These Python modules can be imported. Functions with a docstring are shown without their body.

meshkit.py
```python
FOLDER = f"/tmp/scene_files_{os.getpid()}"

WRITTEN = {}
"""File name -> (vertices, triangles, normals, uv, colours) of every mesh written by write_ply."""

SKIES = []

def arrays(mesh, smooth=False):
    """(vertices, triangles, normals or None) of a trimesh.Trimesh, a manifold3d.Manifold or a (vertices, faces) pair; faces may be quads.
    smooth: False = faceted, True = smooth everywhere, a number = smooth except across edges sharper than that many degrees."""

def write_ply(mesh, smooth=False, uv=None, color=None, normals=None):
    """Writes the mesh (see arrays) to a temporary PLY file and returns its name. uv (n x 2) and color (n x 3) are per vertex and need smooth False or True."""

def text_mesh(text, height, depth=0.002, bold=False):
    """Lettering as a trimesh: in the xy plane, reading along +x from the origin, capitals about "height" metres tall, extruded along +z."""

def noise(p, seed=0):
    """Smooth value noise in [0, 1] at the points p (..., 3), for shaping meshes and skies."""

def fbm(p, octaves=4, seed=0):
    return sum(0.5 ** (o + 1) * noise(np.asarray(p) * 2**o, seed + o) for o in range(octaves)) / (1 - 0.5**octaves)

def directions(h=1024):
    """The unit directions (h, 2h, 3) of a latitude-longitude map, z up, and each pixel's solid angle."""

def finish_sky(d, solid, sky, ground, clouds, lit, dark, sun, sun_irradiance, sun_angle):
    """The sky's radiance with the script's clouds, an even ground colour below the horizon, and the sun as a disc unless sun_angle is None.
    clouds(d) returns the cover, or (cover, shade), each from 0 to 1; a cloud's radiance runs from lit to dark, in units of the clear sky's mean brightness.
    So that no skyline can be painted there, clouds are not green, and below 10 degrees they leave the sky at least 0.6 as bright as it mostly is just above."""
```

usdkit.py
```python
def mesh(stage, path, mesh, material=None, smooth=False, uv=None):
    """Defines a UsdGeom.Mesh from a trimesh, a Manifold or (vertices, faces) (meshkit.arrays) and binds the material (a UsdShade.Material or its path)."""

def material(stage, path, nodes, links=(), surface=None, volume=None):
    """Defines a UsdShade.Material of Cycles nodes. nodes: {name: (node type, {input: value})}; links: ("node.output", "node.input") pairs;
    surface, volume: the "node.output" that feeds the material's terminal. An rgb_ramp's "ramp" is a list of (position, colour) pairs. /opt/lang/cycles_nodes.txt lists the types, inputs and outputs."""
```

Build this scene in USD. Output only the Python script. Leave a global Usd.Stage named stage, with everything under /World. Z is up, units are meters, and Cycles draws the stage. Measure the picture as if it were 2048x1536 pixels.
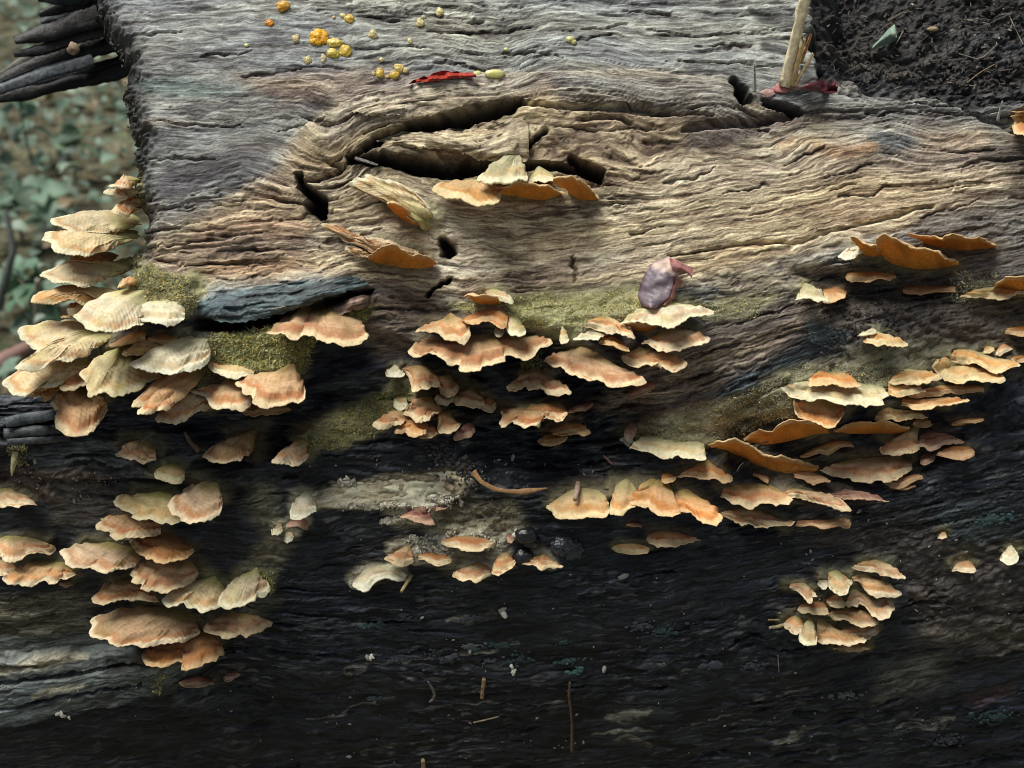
import math
import numpy as np
import trimesh
import usdkit
import meshkit
from scipy.interpolate import RBFInterpolator
from scipy.ndimage import map_coordinates, distance_transform_edt
from pxr import Usd, UsdGeom, UsdLux, UsdShade, Sdf, Gf, Vt

stage = Usd.Stage.CreateInMemory()
world = UsdGeom.Xform.Define(stage, '/World')
stage.SetDefaultPrim(world.GetPrim())

# ------------------------------------------------------------------ camera
R_LOG, Z_LOG = 0.36, 0.32
PITCH, DIST, TAN = math.radians(33.0), 0.50, math.tan(math.radians(22.0))
E0 = math.radians(26.0)
TARGET = np.array([0.0, -R_LOG * math.cos(E0), Z_LOG + R_LOG * math.sin(E0)])
FWD = np.array([0.0, math.cos(PITCH), -math.sin(PITCH)])
UPV = np.array([0.0, math.sin(PITCH), math.cos(PITCH)])
RGT = np.array([1.0, 0.0, 0.0])
CAM = TARGET - DIST * FWD
EXPOSURE = 1.72
cam = UsdGeom.Camera.Define(stage, '/World/camera')
cam.AddTranslateOp().Set(Gf.Vec3d(*CAM))
cam.AddRotateXYZOp().Set(Gf.Vec3f(90.0 - math.degrees(PITCH), 0, 0))
cam.CreateHorizontalApertureAttr(36.0)
cam.CreateVerticalApertureAttr(27.0)
cam.CreateFocalLengthAttr(18.0 / TAN)
cam.CreateClippingRangeAttr(Gf.Vec2f(0.01, 500.0))
cam.CreateFocusDistanceAttr(0.50)
cam.CreateFStopAttr(15.0)
cam.CreateExposureAttr(EXPOSURE)

# ------------------------------------------------------------------ overcast sky and the soft sun behind it
SUN = np.array([-0.34, 0.10, 0.93]); SUN /= np.linalg.norm(SUN)
SKY_STRENGTH, SUN_INTENSITY = 0.05, 0.40
dome = UsdLux.DomeLight.Define(stage, '/World/sky')
dome.CreateIntensityAttr(1.0)
sky_mat = usdkit.material(stage, '/World/Looks/sky', {
    'sky': ('sky_texture', {'sky_type': 'single_scattering', 'sun_disc': False, 'sun_elevation': math.asin(SUN[2]),
                            'sun_rotation': math.atan2(SUN[0], SUN[1]), 'altitude': 50.0, 'aerosol_density': 2.0}),
    'co': ('texture_coordinate', {}), 'xyz': ('separate_xyz', {}),
    'n': ('noise_texture', {'scale': 2.2, 'detail': 4.0, 'roughness': 0.5}),
    'r': ('rgb_ramp', {'ramp': [(0.30, (1.5, 1.62, 1.72)), (0.75, (2.2, 2.32, 2.4))]}),
    'k': ('map_range', {'from_min': 0.0, 'from_max': 1.0, 'to_min': 0.33, 'to_max': 1.0, 'clamp': True}),     # an overcast sky is three times as bright overhead as at the horizon
    'km': ('mix', {'mix_type': 'multiply', 'fac': 1.0}),
    'm': ('mix', {'fac': 0.92}),
    'bg': ('background_shader', {'strength': SKY_STRENGTH}),
}, [('co.generated', 'n.vector'), ('co.generated', 'xyz.vector'), ('xyz.z', 'k.value'), ('n.fac', 'r.fac'), ('r.color', 'km.color1'), ('k.result', 'km.color2'),
    ('sky.color', 'm.color1'), ('km.color', 'm.color2'), ('m.color', 'bg.color')], surface='bg.background')
UsdShade.MaterialBindingAPI.Apply(dome.GetPrim()).Bind(sky_mat)
dome.GetPrim().SetCustomDataByKey('kind', 'structure')
sun = UsdLux.DistantLight.Define(stage, '/World/sun')
sun.CreateIntensityAttr(SUN_INTENSITY)
sun.CreateAngleAttr(34.0)
sun.CreateNormalizeAttr(True)
sun.CreateColorAttr(Gf.Vec3f(1.0, 0.96, 0.88))
_z = SUN; _x = np.cross([0, 1, 0], _z); _x /= np.linalg.norm(_x); _y = np.cross(_z, _x)
sun.AddTransformOp().Set(Gf.Matrix4d(*_x, 0, *_y, 0, *_z, 0, 0, 0, 0, 1))

# ------------------------------------------------------------------ helpers
_used = {}


def numbered(parent, name):
    k = (parent, name)
    n = _used.get(k, 0)
    _used[k] = n + 1
    return f'{parent}/{name}' if n == 0 else f'{parent}/{name}_{n:03d}'


def tag(prim, label=None, category=None, group=None, kind=None):
    for k, v in (('label', label), ('category', category), ('group', group), ('kind', kind)):
        if v:
            prim.SetCustomDataByKey(k, v)
    return prim


def thing(name, label, category, group=None, loc=None, kind=None):
    x = UsdGeom.Xform.Define(stage, numbered('/World', name))
    if loc is not None:
        x.AddTranslateOp().Set(Gf.Vec3d(*map(float, loc)))
    x.GetPrim().SetCustomDataByKey('_loc', '') if False else None
    return tag(x.GetPrim(), label, category, group, kind)


def put(name, v, f, mat, parent='/World', smooth=True, col=None, st=None, loc=None, extra=None):
    """One Mesh prim; v in world space, written relative to loc."""
    parent = parent if isinstance(parent, str) else str(parent.GetPath())
    v = np.asarray(v, float)
    if loc is not None:
        v = v - np.asarray(loc)
    m = usdkit.mesh(stage, numbered(parent, name), (v, np.asarray(f)), mat, smooth=smooth)
    api = UsdGeom.PrimvarsAPI(m)
    if col is not None:
        api.CreatePrimvar('albedo', Sdf.ValueTypeNames.Color3fArray, 'vertex').Set(Vt.Vec3fArray.FromNumpy(np.clip(col, 0, 1).astype(np.float32)))
    if st is not None:
        api.CreatePrimvar('st', Sdf.ValueTypeNames.TexCoord2fArray, 'vertex').Set(Vt.Vec2fArray.FromNumpy(np.asarray(st, np.float32)))
    for k, a in (extra or {}).items():
        api.CreatePrimvar(k, Sdf.ValueTypeNames.FloatArray, 'vertex').Set(Vt.FloatArray.FromNumpy(np.asarray(a, np.float32)))
    return m.GetPrim()


def sm(x, a=0.0, b=1.0):
    t = np.clip((np.asarray(x, float) - a) / (b - a), 0, 1)
    return t * t * (3 - 2 * t)


def rays(px, py):
    """Unit view directions through pixels of the 2048 x 1536 photograph."""
    px, py = np.asarray(px, float), np.asarray(py, float)
    d = FWD + ((px - 1024) / 1024 * TAN)[..., None] * RGT + ((768 - py) / 1024 * TAN)[..., None] * UPV
    return d / np.linalg.norm(d, axis=-1, keepdims=True)


def pixels(p):
    q = np.asarray(p) - CAM
    z = np.maximum(q @ FWD, 1e-6)
    return 1024 + (q @ RGT) / z / TAN * 1024, 768 - (q @ UPV) / z / TAN * 1024, z


def noise2(a, b, seed=0):
    return meshkit.noise(np.stack([a, b, np.full_like(a, 0.37 + seed * 1.7)], -1), seed)


def fbm2(a, b, octaves=4, seed=0):
    return sum(0.5 ** (o + 1) * noise2(a * 2**o, b * 2**o, seed + o) for o in range(octaves)) / (1 - 0.5**octaves)


def P(text, frame='FULL'):
    ox, oy, s = FRAMES[frame]
    return np.array([[ox + float(a) * s, oy + float(b) * s] for a, b in (w.split(',') for w in text.split())])


FRAMES = {'FULL': (0, 0, 1), 'A': (0, 600, .1953), 'B': (250, 600, .1953), 'C': (0, 880, .1953), 'D': (170, 1110, .1953), 'E': (720, 570, .1953),
          'F': (1050, 560, .1953), 'G': (720, 720, .2441), 'H': (680, 930, .2441), 'I': (1500, 1090, .1953), 'J': (1500, 0, .2676), 'K': (500, 0, .2441),
          'L': (600, 300, .1953), 'M': (820, 280, .2148), 'N': (1648, 530, .1953), 'T': (0, 330, .1953), 'U': (1500, 700, .2344), 'V': (1080, 830, .2344),
          'W': (1640, 400, .1992), '1': (0, 0, .3418), '4': (0, 500, .3418), '5': (660, 500, .3418), '6': (1348, 500, .3418), '7': (0, 1011, .3418),
          '8': (1348, 1011, .3418), '9': (660, 900, .3418), 'X': (680, 1011, .3418)}


def resample(pts, n):
    d = np.r_[0, np.cumsum(np.linalg.norm(np.diff(pts, axis=0), axis=1))]
    q = np.linspace(0, d[-1], n)
    return np.stack([np.interp(q, d, pts[:, k]) for k in range(pts.shape[1])], 1)


# ------------------------------------------------------------------ materials
def vertex_paint(name, rough=0.75, fine=90.0, fine_mix=0.35, bump=0.3, dist=0.0006, spec=0.3, sub=0.0, vec='object', stretch=(1, 1, 1), fresh=0.0, coat=0.0, trans=0.0):
    """Colour from the mesh's own albedo attribute, broken up by fine noise and relief."""
    nodes = {'a': ('attribute', {'attribute': 'albedo'}), 'co': ('geometry' if vec == 'object' else 'attribute', {} if vec == 'object' else {'attribute': 'st'}),
             'mp': ('mapping', {'scale': stretch}),
             'n': ('noise_texture', {'scale': fine, 'detail': 5.0, 'roughness': 0.62}),
             'r': ('rgb_ramp', {'ramp': [(0.28, (1 - 1.5 * fine_mix,) * 3), (0.5, (1, 1, 1)), (0.72, (1 + 1.0 * fine_mix,) * 3)]}),
             'm': ('mix', {'mix_type': 'multiply', 'fac': 1.0}),
             'b': ('bump', {'strength': bump, 'distance': dist}),
             'p': ('principled_bsdf', {'roughness': rough, 'specular_ior_level': spec, 'coat_weight': coat, 'coat_roughness': 0.12,
                                       'subsurface_weight': sub, 'subsurface_radius': (0.004, 0.002, 0.001), 'subsurface_scale': 0.5})}
    links = [('co.position' if vec == 'object' else 'co.vector', 'mp.vector'), ('mp.vector', 'n.vector'), ('n.fac', 'r.fac'), ('a.color', 'm.color1'), ('r.color', 'm.color2'),
             ('n.fac', 'b.height'), ('m.color', 'p.base_color'), ('b.normal', 'p.normal')]
    out = 'p.BSDF'
    if trans:
        nodes['t'] = ('translucent_bsdf', {})
        nodes['mx'] = ('mix_closure', {'fac': trans})
        links += [('m.color', 't.color'), ('p.BSDF', 'mx.closure1'), ('t.BSDF', 'mx.closure2')]
        out = 'mx.closure'
    return usdkit.material(stage, '/World/Looks/' + name, nodes, links, surface=out)

# ------------------------------------------------------------------ the brackets: traced first, because felt grows on the wood round each foot
BR = []


def bracket(*a, **k):
    BR.append((a, k))


GL, GM, GR, GB, GC, GS, GT = ('brackets at the left end of the log', 'brackets in the middle cluster', 'brackets in the right cluster', 'brackets at the lower left', 'pale edged crusts at the bottom middle', 'brackets in the small cluster at the lower right', 'brackets on the bright upper wood')
# --- stack that juts out over the broken left end
bracket('T', '1300,120 1345,165 1330,250', '1250,100 1210,170 1095,205 1090,240 1160,258 1250,262 1320,255', 'straw', 'tiny pale bracket topmost at the left broken end of the log', GL, 40)
bracket('T', '1320,240 1345,280 1320,335', '1290,235 1180,268 1045,288 1040,300 1120,322 1200,335 1300,340', 'cream', 'tiny pointed cream bracket just under the topmost one at the left edge', GL, 40)
bracket('T', '1400,330 1410,390 1330,500', '1390,335 1320,342 1230,380 1150,440 1120,480 1170,500 1280,510 1330,500', 'peach', 'small tan tipped lobe above the ragged cream shelf at the left end', GL, 45)
bracket('T', '1290,470 1310,600 1200,690', '1280,470 1100,478 830,480 780,520 700,505 620,530 520,560 510,590 560,630 670,655 700,695 800,690 900,690 1000,715 1100,715 1170,690', 'cream', 'ragged cream shelf with a small hole, upper left end of the log', GL, 36)
bracket('T', '1300,680 1290,740 1215,820', '1270,690 1130,745 900,748 700,730 620,700 500,690 440,700 425,770 520,810 500,850 570,890 720,915 740,940 880,940 980,900 1100,850 1180,835', 'cream', 'long cream shelf with a notched left tip, second of the left end stack', GL, 36)
bracket('T', '1050,905 1120,940 1040,1000', '960,925 850,935 715,940 710,995 820,1000 950,1010 1020,1008', 'rusty', 'narrow rusty sliver wedged between two cream shelves at the left end', GL, 25)
bracket('T', '1290,960 1250,1060 1130,1150', '1240,990 1100,1050 900,1085 740,1020 640,1010 560,1050 450,1090 390,1140 480,1165 540,1205 620,1215 730,1220 780,1250 860,1245 930,1215 1000,1190', 'cream', 'broad cream shelf with scalloped front below the rusty sliver', GL, 36)
bracket('T', '1390,1150 1390,1200 1360,1240', '1340,1160 1270,1165 1210,1210 1200,1270 1260,1260 1330,1235', 'orange', 'tiny orange lipped bracket in the mossy corner at the left end', GL, 30)
bracket('T', '1180,1300 1200,1330 1080,1400', '1050,1290 900,1310 740,1290 560,1280 400,1310 300,1370 290,1395 370,1398 500,1405 650,1415 800,1412 950,1420 1050,1415', 'gold', 'slim tongue shaped yellowish bracket pointing left over the greenery', GL, 30)
bracket('A', '1120,10 1130,30 1000,80', '1000,20 850,35 700,50 660,90 655,140 760,110 860,90 960,80', 'straw', 'thin pale sliver with rusty underside above the largest left shelf', GL, 28)
bracket('A', '980,60 1000,90 900,130', '880,80 780,110 660,150 610,170 640,190 720,185 820,150', 'rusty', 'thin orange brown sliver tucked under the pale sliver at left', GL, 28)
bracket('A', '1080,20 1250,-60 1420,-40 1480,120 1400,180', '1060,30 950,90 740,190 800,245 850,280 880,310 960,340 1060,345 1160,340 1260,310 1340,290 1420,290 1470,250', 'cream', 'largest flat cream shelf below the mossy knob at the left end', GL, 40)
bracket('A', '1420,60 1700,60 1890,100', '1400,80 1320,150 1310,210 1400,225 1490,250 1580,260 1700,275 1800,270 1850,230 1895,190', 'white', 'pale rounded cap overlapping the largest flat shelf on its right', GL, 44)
bracket('A', '820,240 1000,330 1080,440', '780,230 640,200 560,260 400,285 250,290 160,310 150,350 200,390 200,420 300,450 320,500 380,520 350,580 260,640 160,700 150,730 240,745 420,720 560,650 720,640 820,560 960,500', 'cream', 'wide fan shaped cream bracket far left with two lobed edge', GL, 42)
bracket('A', '700,660 820,650 900,700', '540,690 380,670 200,720 70,810 25,850 70,900 90,940 200,990 260,1000 300,940 400,910 500,915 590,880 640,830 720,790', 'cream', 'lowest left cream fan whose tip reaches the edge of the greenery', GL, 42)
bracket('A', '560,900 620,880', '420,910 300,930 262,990 360,1000 440,980 450,1030 500,1020 560,960 600,930', 'rusty', 'rusty crumpled fringe under the lowest left cream fan', GL, 30)
bracket('A', '760,730 880,700', '680,800 610,880 600,920 680,935 780,910 860,900 900,860', 'peach', 'small pinkish lobe between the low left fan and the yellow green shelf', GL, 40)
bracket('A', '1120,560 1230,520 1330,600 1380,700', '1050,620 900,700 790,780 800,810 880,850 860,890 890,920 880,970 910,1000 1000,970 1080,960 1150,990 1260,970 1340,940 1460,900 1500,860 1560,830 1640,790 1700,780', 'olive', 'yellow green lobed shelf in the middle of the left clump', GL, 42)
bracket('A', '1500,330 1400,360 1180,440', '1480,380 1420,420 1350,450 1250,470 1150,480 1090,470', 'rusty', 'small shadowed rusty bracket under the largest flat shelf', GL, 30)
bracket('A', '1560,380 1680,370 1800,400', '1500,410 1520,440 1600,450 1700,480 1780,470 1820,420', 'rusty', 'small orange brown cap above the pale oval cap of the left clump', GL, 32)
bracket('A', '1500,420 1600,450 1700,480', '1470,430 1340,490 1250,520 1260,580 1350,570 1420,560 1500,530 1600,500', 'gold', 'thin yellow lip left of the pale oval cap in the left clump', GL, 36)
bracket('B', '600,400 720,440 860,480', '560,440 480,490 300,540 130,600 55,630 60,670 120,710 240,740 330,750 420,780 520,770 600,730 680,720 780,690 850,640 870,600 880,540', 'white', 'large pale oval cap on top of the left clump', GL, 44)
bracket('B', '560,720 720,700 760,800 700,880', '440,780 300,860 190,930 130,1010 70,1070 65,1105 130,1100 190,1090 120,1150 130,1185 240,1190 310,1150 360,1165 430,1100 560,1020 650,960', 'peach', 'tan fan with finger like pale lobes under the pale oval cap', GL, 42)
bracket('B', '640,960 760,960 860,1060', '600,980 540,1040 430,1110 340,1170 320,1210 350,1255 450,1255 600,1240 680,1180 740,1150 830,1140 880,1100', 'straw', 'low pale tongue at the bottom of the left clump', GL, 42)
bracket('B', '850,890 960,890 1060,860 1200,900', '820,900 700,920 640,940 690,965 780,980 850,1020 880,1090 960,1130 1060,1150 1180,1160 1250,1130 1300,1080 1290,1000', 'straw', 'pinkish cream shelf with long left tip, lower right of the left clump', GL, 42)
bracket('B', '860,640 960,690 1180,700 1320,740', '850,690 870,730 980,770 1100,800 1200,800 1320,775', 'cream', 'narrow curled pale lip below the moss of the left clump', GL, 34)
bracket('B', '1200,1120 1400,1080 1640,1090', '1190,1140 1260,1170 1310,1190 1450,1180 1580,1180 1650,1140 1700,1110', 'rusty', 'rusty sliver under the rightmost fan of the left clump', GL, 28)
bracket('B', '1400,770 1560,770 1720,700 1760,800', '1300,790 1120,840 1200,900 1210,960 1290,990 1310,1010 1290,1060 1380,1090 1500,1110 1640,1110 1760,1080 1830,1040 1850,970 1840,900 1790,850', 'peach', 'rightmost fan of the left clump with a fine orange rim', GL, 42)
bracket('B', '1640,180 1860,140 2150,180 2420,220', '1440,370 1600,380 1700,420 1780,410 1790,380 1900,400 2000,450 2100,465 2300,480 2400,470 2440,440 2490,395 2440,330', 'peach', 'single pinkish shelf on felt between the left and middle clumps', GL, 40)
bracket('A', '640,960 860,980 1060,1020', '600,960 620,1010 540,1030 490,1080 560,1110 620,1120 570,1180 555,1260 570,1320 640,1370 700,1410 770,1430 880,1410 960,1370 1020,1290 1060,1200 1110,1120', 'peach', 'drooping rounded tan bracket hanging below the left clump', GL, 50, sag=0.22)
# --- lower left
bracket('C', '1300,40 1450,50 1590,120', '1240,70 1235,120 1165,150 1190,190 1280,215 1370,245 1450,255 1540,225 1600,205', 'straw', 'small two lobed tan bracket alone under the left clump', GB, 40)
bracket('B', '1060,1450 1150,1420 1300,1370 1290,1480 1300,1560', '960,1470 860,1520 790,1600 780,1620 850,1650 900,1690 1010,1700 1180,1690 1200,1640 1260,1600', 'peach', 'small pink rimmed fan with a pointed stalk, middle of the row under the left clump', GB, 42)
bracket('B', '1760,1440 1800,1480 1860,1560', '1700,1490 1620,1560 1500,1650 1480,1670 1540,1690 1620,1680 1700,1690 1800,1680 1870,1640 1890,1590', 'straw', 'small fan with red left corner, right of the row under the left clump', GB, 42)
bracket('C', '1620,300 1750,290 1890,330', '1580,340 1590,390 1650,430 1720,425 1780,440 1850,445 1890,400', 'olive', 'small yellow brown cap just above the upper pair at the lower left', GB, 42)
bracket('C', '1420,570 1640,580 1760,620 1800,700', '1280,565 1180,590 1155,640 1190,690 1280,740 1370,770 1340,800 1450,835 1560,830 1640,860 1700,870 1780,880 1870,850 1900,800', 'olive', 'green tinted shelf upper left of the lower left stack', GB, 42)
bracket('C', '2050,440 2180,500 2260,560', '1960,480 1870,520 1890,560 1760,600 1720,660 1760,710 1770,770 1850,780 1850,820 1960,850 2100,840 2200,800 2270,740 2280,650', 'straw', 'pale lipped fan at the top right of the lower left stack', GB, 42)
bracket('C', '1250,790 1450,800 1640,860', '1100,780 1015,800 1060,840 975,880 990,920 1090,945 1140,950 1120,980 1200,1020 1330,1010 1480,1015 1600,1000 1650,960', 'peach', 'tan shelf with a white left lobe in the lower left stack', GB, 40)
bracket('C', '1440,1000 1700,1020 1940,1100', '1350,1040 1345,1090 1390,1160 1470,1195 1480,1225 1580,1255 1690,1275 1790,1265 1900,1220 2000,1160', 'rusty', 'dark rusty shelf with pale edge right of centre in the lower left stack', GB, 38)
bracket('C', '880,1120 1080,1080 1280,1150 1440,1230', '760,1120 620,1120 585,1150 650,1200 660,1280 760,1330 860,1330 910,1310 990,1370 1080,1390 1190,1350 1290,1340 1370,1310', 'straw', 'long tan shelf at the left of the lower left stack', GB, 42)
bracket('D', '640,60 850,90 1060,120 1150,150', '560,90 450,200 500,230 460,290 540,310 590,300 570,350 640,375 700,350 770,390 840,400 960,340 1080,300 1140,250 1165,200', 'peach', 'broad tan fan in the centre of the lower left stack', GB, 44)
bracket('D', '300,290 480,300 640,380', '190,330 160,380 70,450 100,490 190,520 270,505 400,500 540,490 680,480 770,470', 'peach', 'small brown shelf above the biggest disc at the lower left', GB, 38)
bracket('D', '1120,280 1280,270 1330,330 1420,350', '1020,330 860,400 760,450 790,490 850,540 930,550 1010,510 1050,550 1140,550 1180,585 1260,590 1340,560 1410,530 1440,480', 'cream', 'pale cream shelf with orange toothed edge in the lower left stack', GB, 42)
bracket('D', '1640,230 1740,200 1800,240', '1560,300 1440,370 1360,440 1350,500 1420,530 1430,555 1530,565 1650,530 1750,480 1760,430 1840,420 1890,370 1905,330 1870,270', 'cream', 'white leaf shaped lobe at the right of the lower left stack', GB, 44)
bracket('D', '620,560 800,560 960,620 1160,740', '520,560 300,600 200,640 60,650 40,700 60,730 40,790 70,840 140,870 230,870 240,910 330,940 480,940 620,945 760,915 900,910 1030,880 1100,840 1180,790', 'straw', 'biggest oval disc of the lower left stack with orange red margin', GB, 42)
bracket('D', '1330,660 1480,640 1600,650 1760,630', '1240,700 1200,740 1210,800 1290,820 1360,830 1390,870 1460,885 1540,860 1590,820 1640,840 1720,820 1800,790 1900,740 1940,690 1880,665', 'peach', 'pink toned shelf right of the biggest disc', GB, 40)
bracket('D', '700,930 900,900 1100,840 1330,850', '640,970 575,1030 600,1090 620,1140 720,1160 820,1165 900,1110 980,1090 1010,1100 980,1160 1020,1185 1120,1170 1200,1130 1290,1080 1350,1090 1380,1030 1430,1020 1430,980', 'rusty', 'shaded rusty shelf just under the biggest disc', GB, 44)
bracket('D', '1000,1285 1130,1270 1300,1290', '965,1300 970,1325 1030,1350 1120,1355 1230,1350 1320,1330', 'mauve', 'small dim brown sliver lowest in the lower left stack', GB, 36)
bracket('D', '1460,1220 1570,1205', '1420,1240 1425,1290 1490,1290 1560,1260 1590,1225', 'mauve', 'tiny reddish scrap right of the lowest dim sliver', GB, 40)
bracket('C', '-40,530 140,560 260,580', '-60,700 0,715 90,700 140,720 200,720 260,690 320,675 380,665', 'straw', 'tan bracket cut by the left frame edge, upper one', GB, 40)
bracket('C', '-30,1040 250,1040 480,1060', '-60,1150 -10,1185 40,1200 15,1220 80,1240 150,1245 220,1225 260,1190 340,1200 420,1180 540,1160 570,1120 555,1080', 'straw', 'tan shelf at the left frame edge above a scalloped one', GB, 40)
bracket('C', '-60,1250 60,1250 190,1330', '-60,1400 0,1410 100,1390 160,1370 200,1350', 'straw', 'small corner of tan bracket cut by the left frame edge, lower one', GB, 38)
bracket('C', '300,1280 500,1290 640,1300 740,1350', '180,1350 60,1410 5,1435 80,1470 150,1465 210,1450 220,1475 300,1480 380,1460 440,1445 500,1475 580,1475 620,1420 660,1445 720,1430 780,1400', 'straw', 'scalloped tan shelf at the lower left frame edge', GB, 40)
bracket('7', '360,450 400,445', '345,455 380,470 430,470', 'mauve', 'faint dark red sliver beneath the scalloped tan shelf', GB, 34)
# --- bright upper wood
bracket('L', '1340,640 1280,700 1235,795', '1320,600 1250,500 1150,410 1040,345 900,305 780,280 700,245 660,265 690,300 530,290 505,340 540,390 620,410 750,460 880,540 960,600 1060,650 1150,720', 'cream', 'long pale wing shaped bracket with orange lower edge on the bright wood', GT, 34, thick=1.6)
bracket('L', '1220,790 1120,730 1000,650 900,570', '1200,700 1140,650 1040,580 950,525 920,530 890,555', 'orange', 'orange underside strip of the pale wing bracket', GT, -30)
bracket('L', '1350,1200 1250,1210 1100,1200 960,1170 820,1150 700,1120', '1420,1160 1330,1100 1230,1070 1100,1030 950,980 840,1000 760,1060 700,1100', 'orange', 'thick orange bracket showing its underside right of the lower pale wing', GT, -32)
bracket('L', '1240,1070 1050,1020 850,960', '1200,1050 1000,985 850,935 700,900 600,880 480,840 360,775 240,745 215,770 290,830 380,870 460,940 540,960 650,1000 720,1060 800,1010', 'straw', 'narrow pale wing bracket pointing up left, lower of the two wings', GT, 30)
bracket('L', '720,1100 650,1060', '690,1110 600,1090 500,1060 420,1010 430,980 540,985 640,1020', 'straw', 'small forked prong under the lower pale wing', GT, 34)
bracket('M', '960,190 1010,185', '860,270 800,310 660,325 625,375 740,395 850,405 960,405 1050,385 1100,370 1090,330 1040,270', 'felt', 'small felted fan with thick orange lip below the dark crack', GT, 38, thick=2.4)
bracket('M', '620,420 760,420 860,440', '400,430 280,415 210,450 215,480 330,510 470,540 560,590 640,610 740,610 830,590 850,520', 'gold', 'long yellowish prong bracket with orange end left of the overhang', GT, 38, thick=2.0)
bracket('M', '840,490 1000,500 1200,535 1300,530 1400,500', '700,460 850,420 1000,405 1150,400 1280,410 1400,470 1450,490', 'orange', 'overhanging orange bracket casting a deep shadow on the bright wood', GT, -30, thick=1.8)
bracket('M', '1480,480 1600,540 1740,545', '1340,420 1330,360 1420,325 1500,320 1560,360 1640,410 1700,470 1760,535', 'orange', 'bright orange flap at the right end of the overhang', GT, -38, thick=1.6)
bracket('M', '1110,370 1200,280 1330,340', '1100,390 1180,395 1270,400 1350,400', 'felt', 'felted green saddle behind the overhanging orange bracket', GT, 45)
bracket('E', '1180,170 1300,175 1430,190', '1060,130 1130,90 1280,85 1420,130 1440,180', 'orange', 'small arched bracket with dark hollow below, top of the middle cluster', GM, -34, thick=1.4)
bracket('E', '1280,80 1400,80 1480,100', '1300,100 1420,140 1500,185 1560,210 1595,190 1570,150 1520,110', 'cream', 'pale curled tip right of the small arched bracket', GM, 36)
bracket('W', '700,620 850,640 1000,660 1200,650 1390,640', '560,520 560,400 640,360 740,385 860,420 930,470 1060,480 1180,500 1240,560 1330,600 1395,630', 'orange', 'large speckled orange bracket seen from below at the upper right', GT, -36, thick=1.6)
bracket('W', '430,540 540,555 640,545', '300,400 380,390 480,430 560,450 640,500', 'orange', 'pale edged flap joining the left of the speckled orange bracket', GT, -30)
bracket('W', '330,480 420,500 430,540', '280,480 200,540 165,590 250,625 340,610 390,570', 'white', 'pale shell shaped lobe left of the speckled orange bracket', GT, 44)
bracket('W', '1060,440 1250,480 1500,490 1760,475', '880,375 1050,370 1160,355 1280,330 1380,375 1500,340 1600,345 1690,400 1780,455', 'rusty', 'long red brown bracket behind the speckled orange one', GT, -30)
bracket('N', '240,90 420,100 720,110', '215,130 250,170 340,185 450,200 560,175 680,155 735,115', 'orange', 'slim wavy bracket in the shadow below the speckled orange bracket', GR, 30)
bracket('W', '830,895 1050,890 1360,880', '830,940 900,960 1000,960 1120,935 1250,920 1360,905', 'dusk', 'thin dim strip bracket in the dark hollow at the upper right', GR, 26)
bracket('N', '1820,260 2000,270 2150,270', '1720,220 1760,170 1850,120 1950,115 2150,120', 'orange', 'glowing orange bracket at the right frame edge', GR, -34)
bracket('N', '1560,270 1800,250 2150,290', '1380,340 1480,350 1600,335 1720,350 1900,345 1990,300 2150,300', 'gold', 'flat tan bracket under the glowing orange one at the right edge', GR, 34)
bracket('6', '750,235 775,220 800,240', '720,275 705,300 790,310 870,312 930,312 880,285 820,255', 'felt', 'small pale triangular bracket on the mossy wood right of the purple husk', GR, 40)
bracket('6', '850,250 950,235 1010,250', '820,275 880,300 940,310 1000,290', 'rusty', 'small reddish bracket beside the pale triangular one', GR, 34)
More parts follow.
